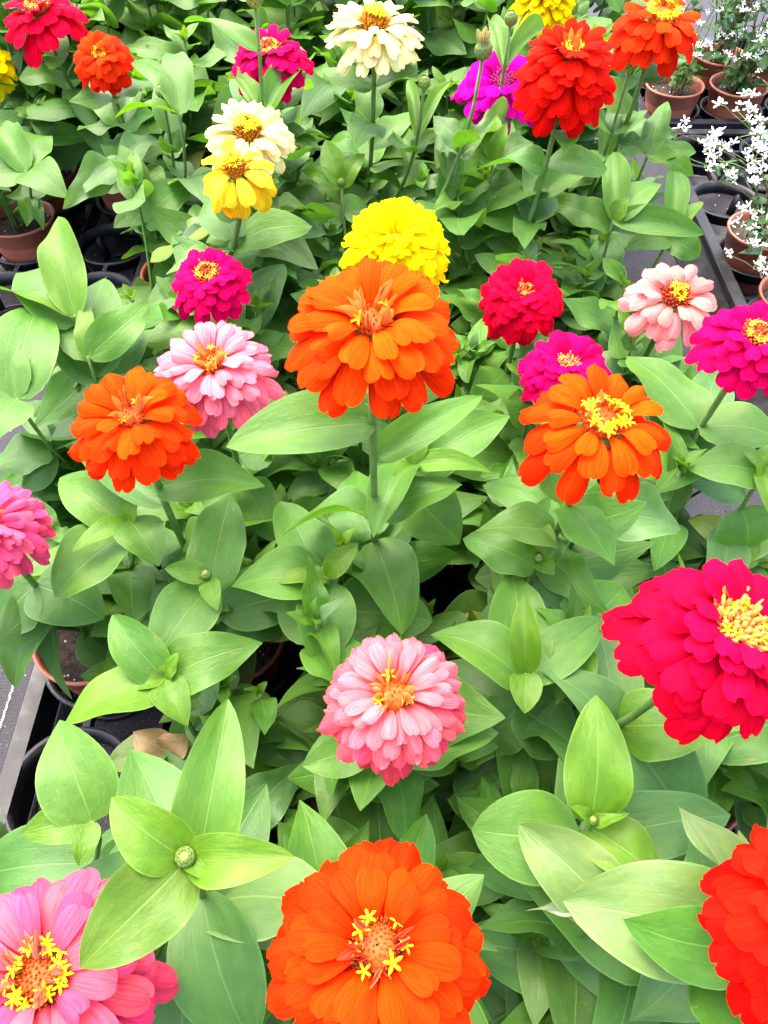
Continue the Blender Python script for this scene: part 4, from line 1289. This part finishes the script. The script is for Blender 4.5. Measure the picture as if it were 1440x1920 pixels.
def white_flower_mesh(n, sd):
    r = random.Random(sd)
    mb = MB()
    mb.lathe([(0.02, -0.35), (0.14, -0.2), (0.17, 0.0), (0.10, 0.12), (0.005, 0.13)], 7, 1)
    for q in range(n):
        a = q * 2 * math.pi / n + r.uniform(-0.35, 0.35)
        L, w = r.uniform(0.8, 1.15), r.uniform(0.16, 0.22)
        el = r.uniform(0.05, 0.75)
        d = Vector((math.cos(a) * math.cos(el), math.sin(a) * math.cos(el), math.sin(el)))
        s = Vector((-math.sin(a), math.cos(a), 0)) * w
        up = Vector((0, 0, 0.06))
        p = lambda t, k, z=0: tuple(d * t * L + s * k + up * z)
        mb.add([p(0.10, -0.25), p(0.10, 0.25), p(0.45, -0.95), p(0.45, 0.95), p(0.80, -0.95), p(0.80, 0.95), p(1.0, -0.35), p(1.0, 0.35), p(0.45, 0, 1), p(0.80, 0, 1)],
               [(0, 1, 8), (0, 8, 2), (1, 3, 8), (2, 8, 9, 4), (8, 3, 5, 9), (4, 9, 6), (9, 5, 7), (9, 7, 6)])
    return mb.build("white_flower", [M_WHITE, M_LIME])


WHITE = [white_flower_mesh(n, s) for n, s in ((4, 1), (5, 2), (4, 3), (3, 4), (5, 5))]


def euphorbia(xy, label, targets, nleaf, seed, per=4, potted=True, leafcol=(0.055, 0.155, 0.045)):
    r = random.Random(seed)
    root = link("potted_euphorbia", None)
    root.location = (xy[0], xy[1], POT_Z)
    tag(root, label, "euphorbia", "white-flowered plants in the right-hand trays")
    pot_parts(root, r)
    for tg in targets:
        p0 = Vector((xy[0] + r.uniform(-0.015, 0.015), xy[1] + r.uniform(-0.015, 0.015), POT_Z + 0.065))
        h = tg.z - p0.z
        c1 = p0 + Vector((r.uniform(-0.02, 0.02), r.uniform(-0.02, 0.02), h * 0.5))
        c2 = tg - (tg - p0) * 0.3 + Vector((r.uniform(-0.02, 0.02), r.uniform(-0.02, 0.02), h * 0.1))
        cv = lambda t: bez(p0, c1, c2, tg, t)
        mb = MB()
        n = 9
        mb.tube([cv(i / (n - 1)) - root.location for i in range(n)], [lerp(0.0013, 0.0006, i / (n - 1)) for i in range(n)], 5)
        for q in range(per):
            t = r.uniform(0.62, 1.0) if q else 1.0
            b = cv(t)
            e = b + Vector((r.uniform(-1, 1), r.uniform(-1, 1), r.uniform(-0.1, 0.9))) * 0.022 * (0.4 + r.random())
            mb.tube([b - root.location, (b + e) / 2 - root.location + Vector((0, 0, 0.002)), e - root.location], [0.0006, 0.0005, 0.0004], 4)
            for s in range(r.choice((2, 2, 3, 2))):
                ee = e if s == 0 else e + Vector((r.uniform(-1, 1), r.uniform(-1, 1), r.uniform(0, 0.6))) * 0.009
                f = link("flower", r.choice(WHITE), root)
                d = Vector((r.uniform(-0.7, 0.7), r.uniform(-1.0, 0.4), 1)).normalized()
                f.matrix_local = Matrix.Translation(ee - root.location) @ Vector((0, 0, 1)).rotation_difference(d).to_matrix().to_4x4() @ Matrix.Rotation(r.uniform(0, 6), 4, 'Z') @ Matrix.Scale(r.uniform(0.0046, 0.0070), 4)
        link("stem", mb.build("stem", [M_STEM]), root, None, jit(r.choice([(0.16, 0.22, 0.06), (0.17, 0.13, 0.06)]), r))
        for q in range(nleaf):
            t = r.uniform(0.12, 0.85)
            b = cv(t)
            a, el = r.uniform(0, 6.28), r.uniform(-0.3, 0.6)
            L = r.uniform(0.018, 0.034)
            tip = b + Vector((math.cos(a) * math.cos(el), math.sin(a) * math.cos(el), math.sin(el))) * L
            place_leaf(root, b, tip, L * r.uniform(0.36, 0.5), jit(leafcol, r, 0.2), r.uniform(-0.4, 0.4), r.choice(LEAVES))
    return root


er = random.Random(77)


def cloud(cx, cy, n, rad, z0, z1, dx=0.0, dy=0.0):
    out = []
    for _ in range(n):
        a, q = er.uniform(0, 6.28), rad * math.sqrt(er.random())
        out.append(Vector((cx + dx + q * math.cos(a), cy + dy + q * math.sin(a), er.uniform(z0, z1))))
    return out


front = [P(x, y, z) for (x, y, z) in ((1298, 300, .27), (1335, 335, .25), (1372, 212, .30), (1402, 176, .31), (1385, 258, .28), (1408, 312, .26), (1262, 248, .30), (1428, 335, .25), (1330, 268, .28),
                                      (1440, 290, .27), (1400, 470, .13), (1372, 428, .16), (1412, 505, .14), (1428, 522, .14), (1345, 300, .27), (1420, 230, .30), (1436, 440, .16))]
euphorbia((X4[0], Y4[2]), "sprawling white-flowered plant in the terracotta pot beside empty cells, right edge", front, 2, 501, 4)
euphorbia((X4[0], Y4[1]), "white-flowered plant in the lower right pot, just behind the magenta bloom", cloud(X4[0] + 0.02, Y4[1] + 0.02, 5, 0.05, .14, .2), 2, 502, 3)
euphorbia((X3[0], Y3[0]), "nearly bare plant in the terracotta pot below the orange red bloom", cloud(X3[0], Y3[0], 9, 0.055, .13, .22), 4, 503, 1, leafcol=(0.07, 0.20, 0.035))
euphorbia((X3[1], Y3[0]), "bushy white-flowered plant, dense flower cloud above the top right pot", cloud(X3[1] + 0.02, Y3[0] - 0.03, 30, 0.10, .13, .30), 5, 504, 4)
euphorbia((X3[0], Y3[1]), "thin white-flowered plant behind the nearly bare one", cloud(X3[0] + 0.0, Y3[1], 20, 0.10, .16, .34), 6, 505, 3)
euphorbia((X3[1], Y3[1]), "white-flowered plant behind the bushy one at the top right", cloud(X3[1] - 0.0, Y3[1] - 0.03, 28, 0.12, .18, .36), 4, 506, 4)
euphorbia((X3[2], Y3[1]), "white-flowered plant in the farthest top right corner", cloud(X3[2] - 0.03, Y3[1], 16, 0.10, .24, .38), 4, 509, 5)
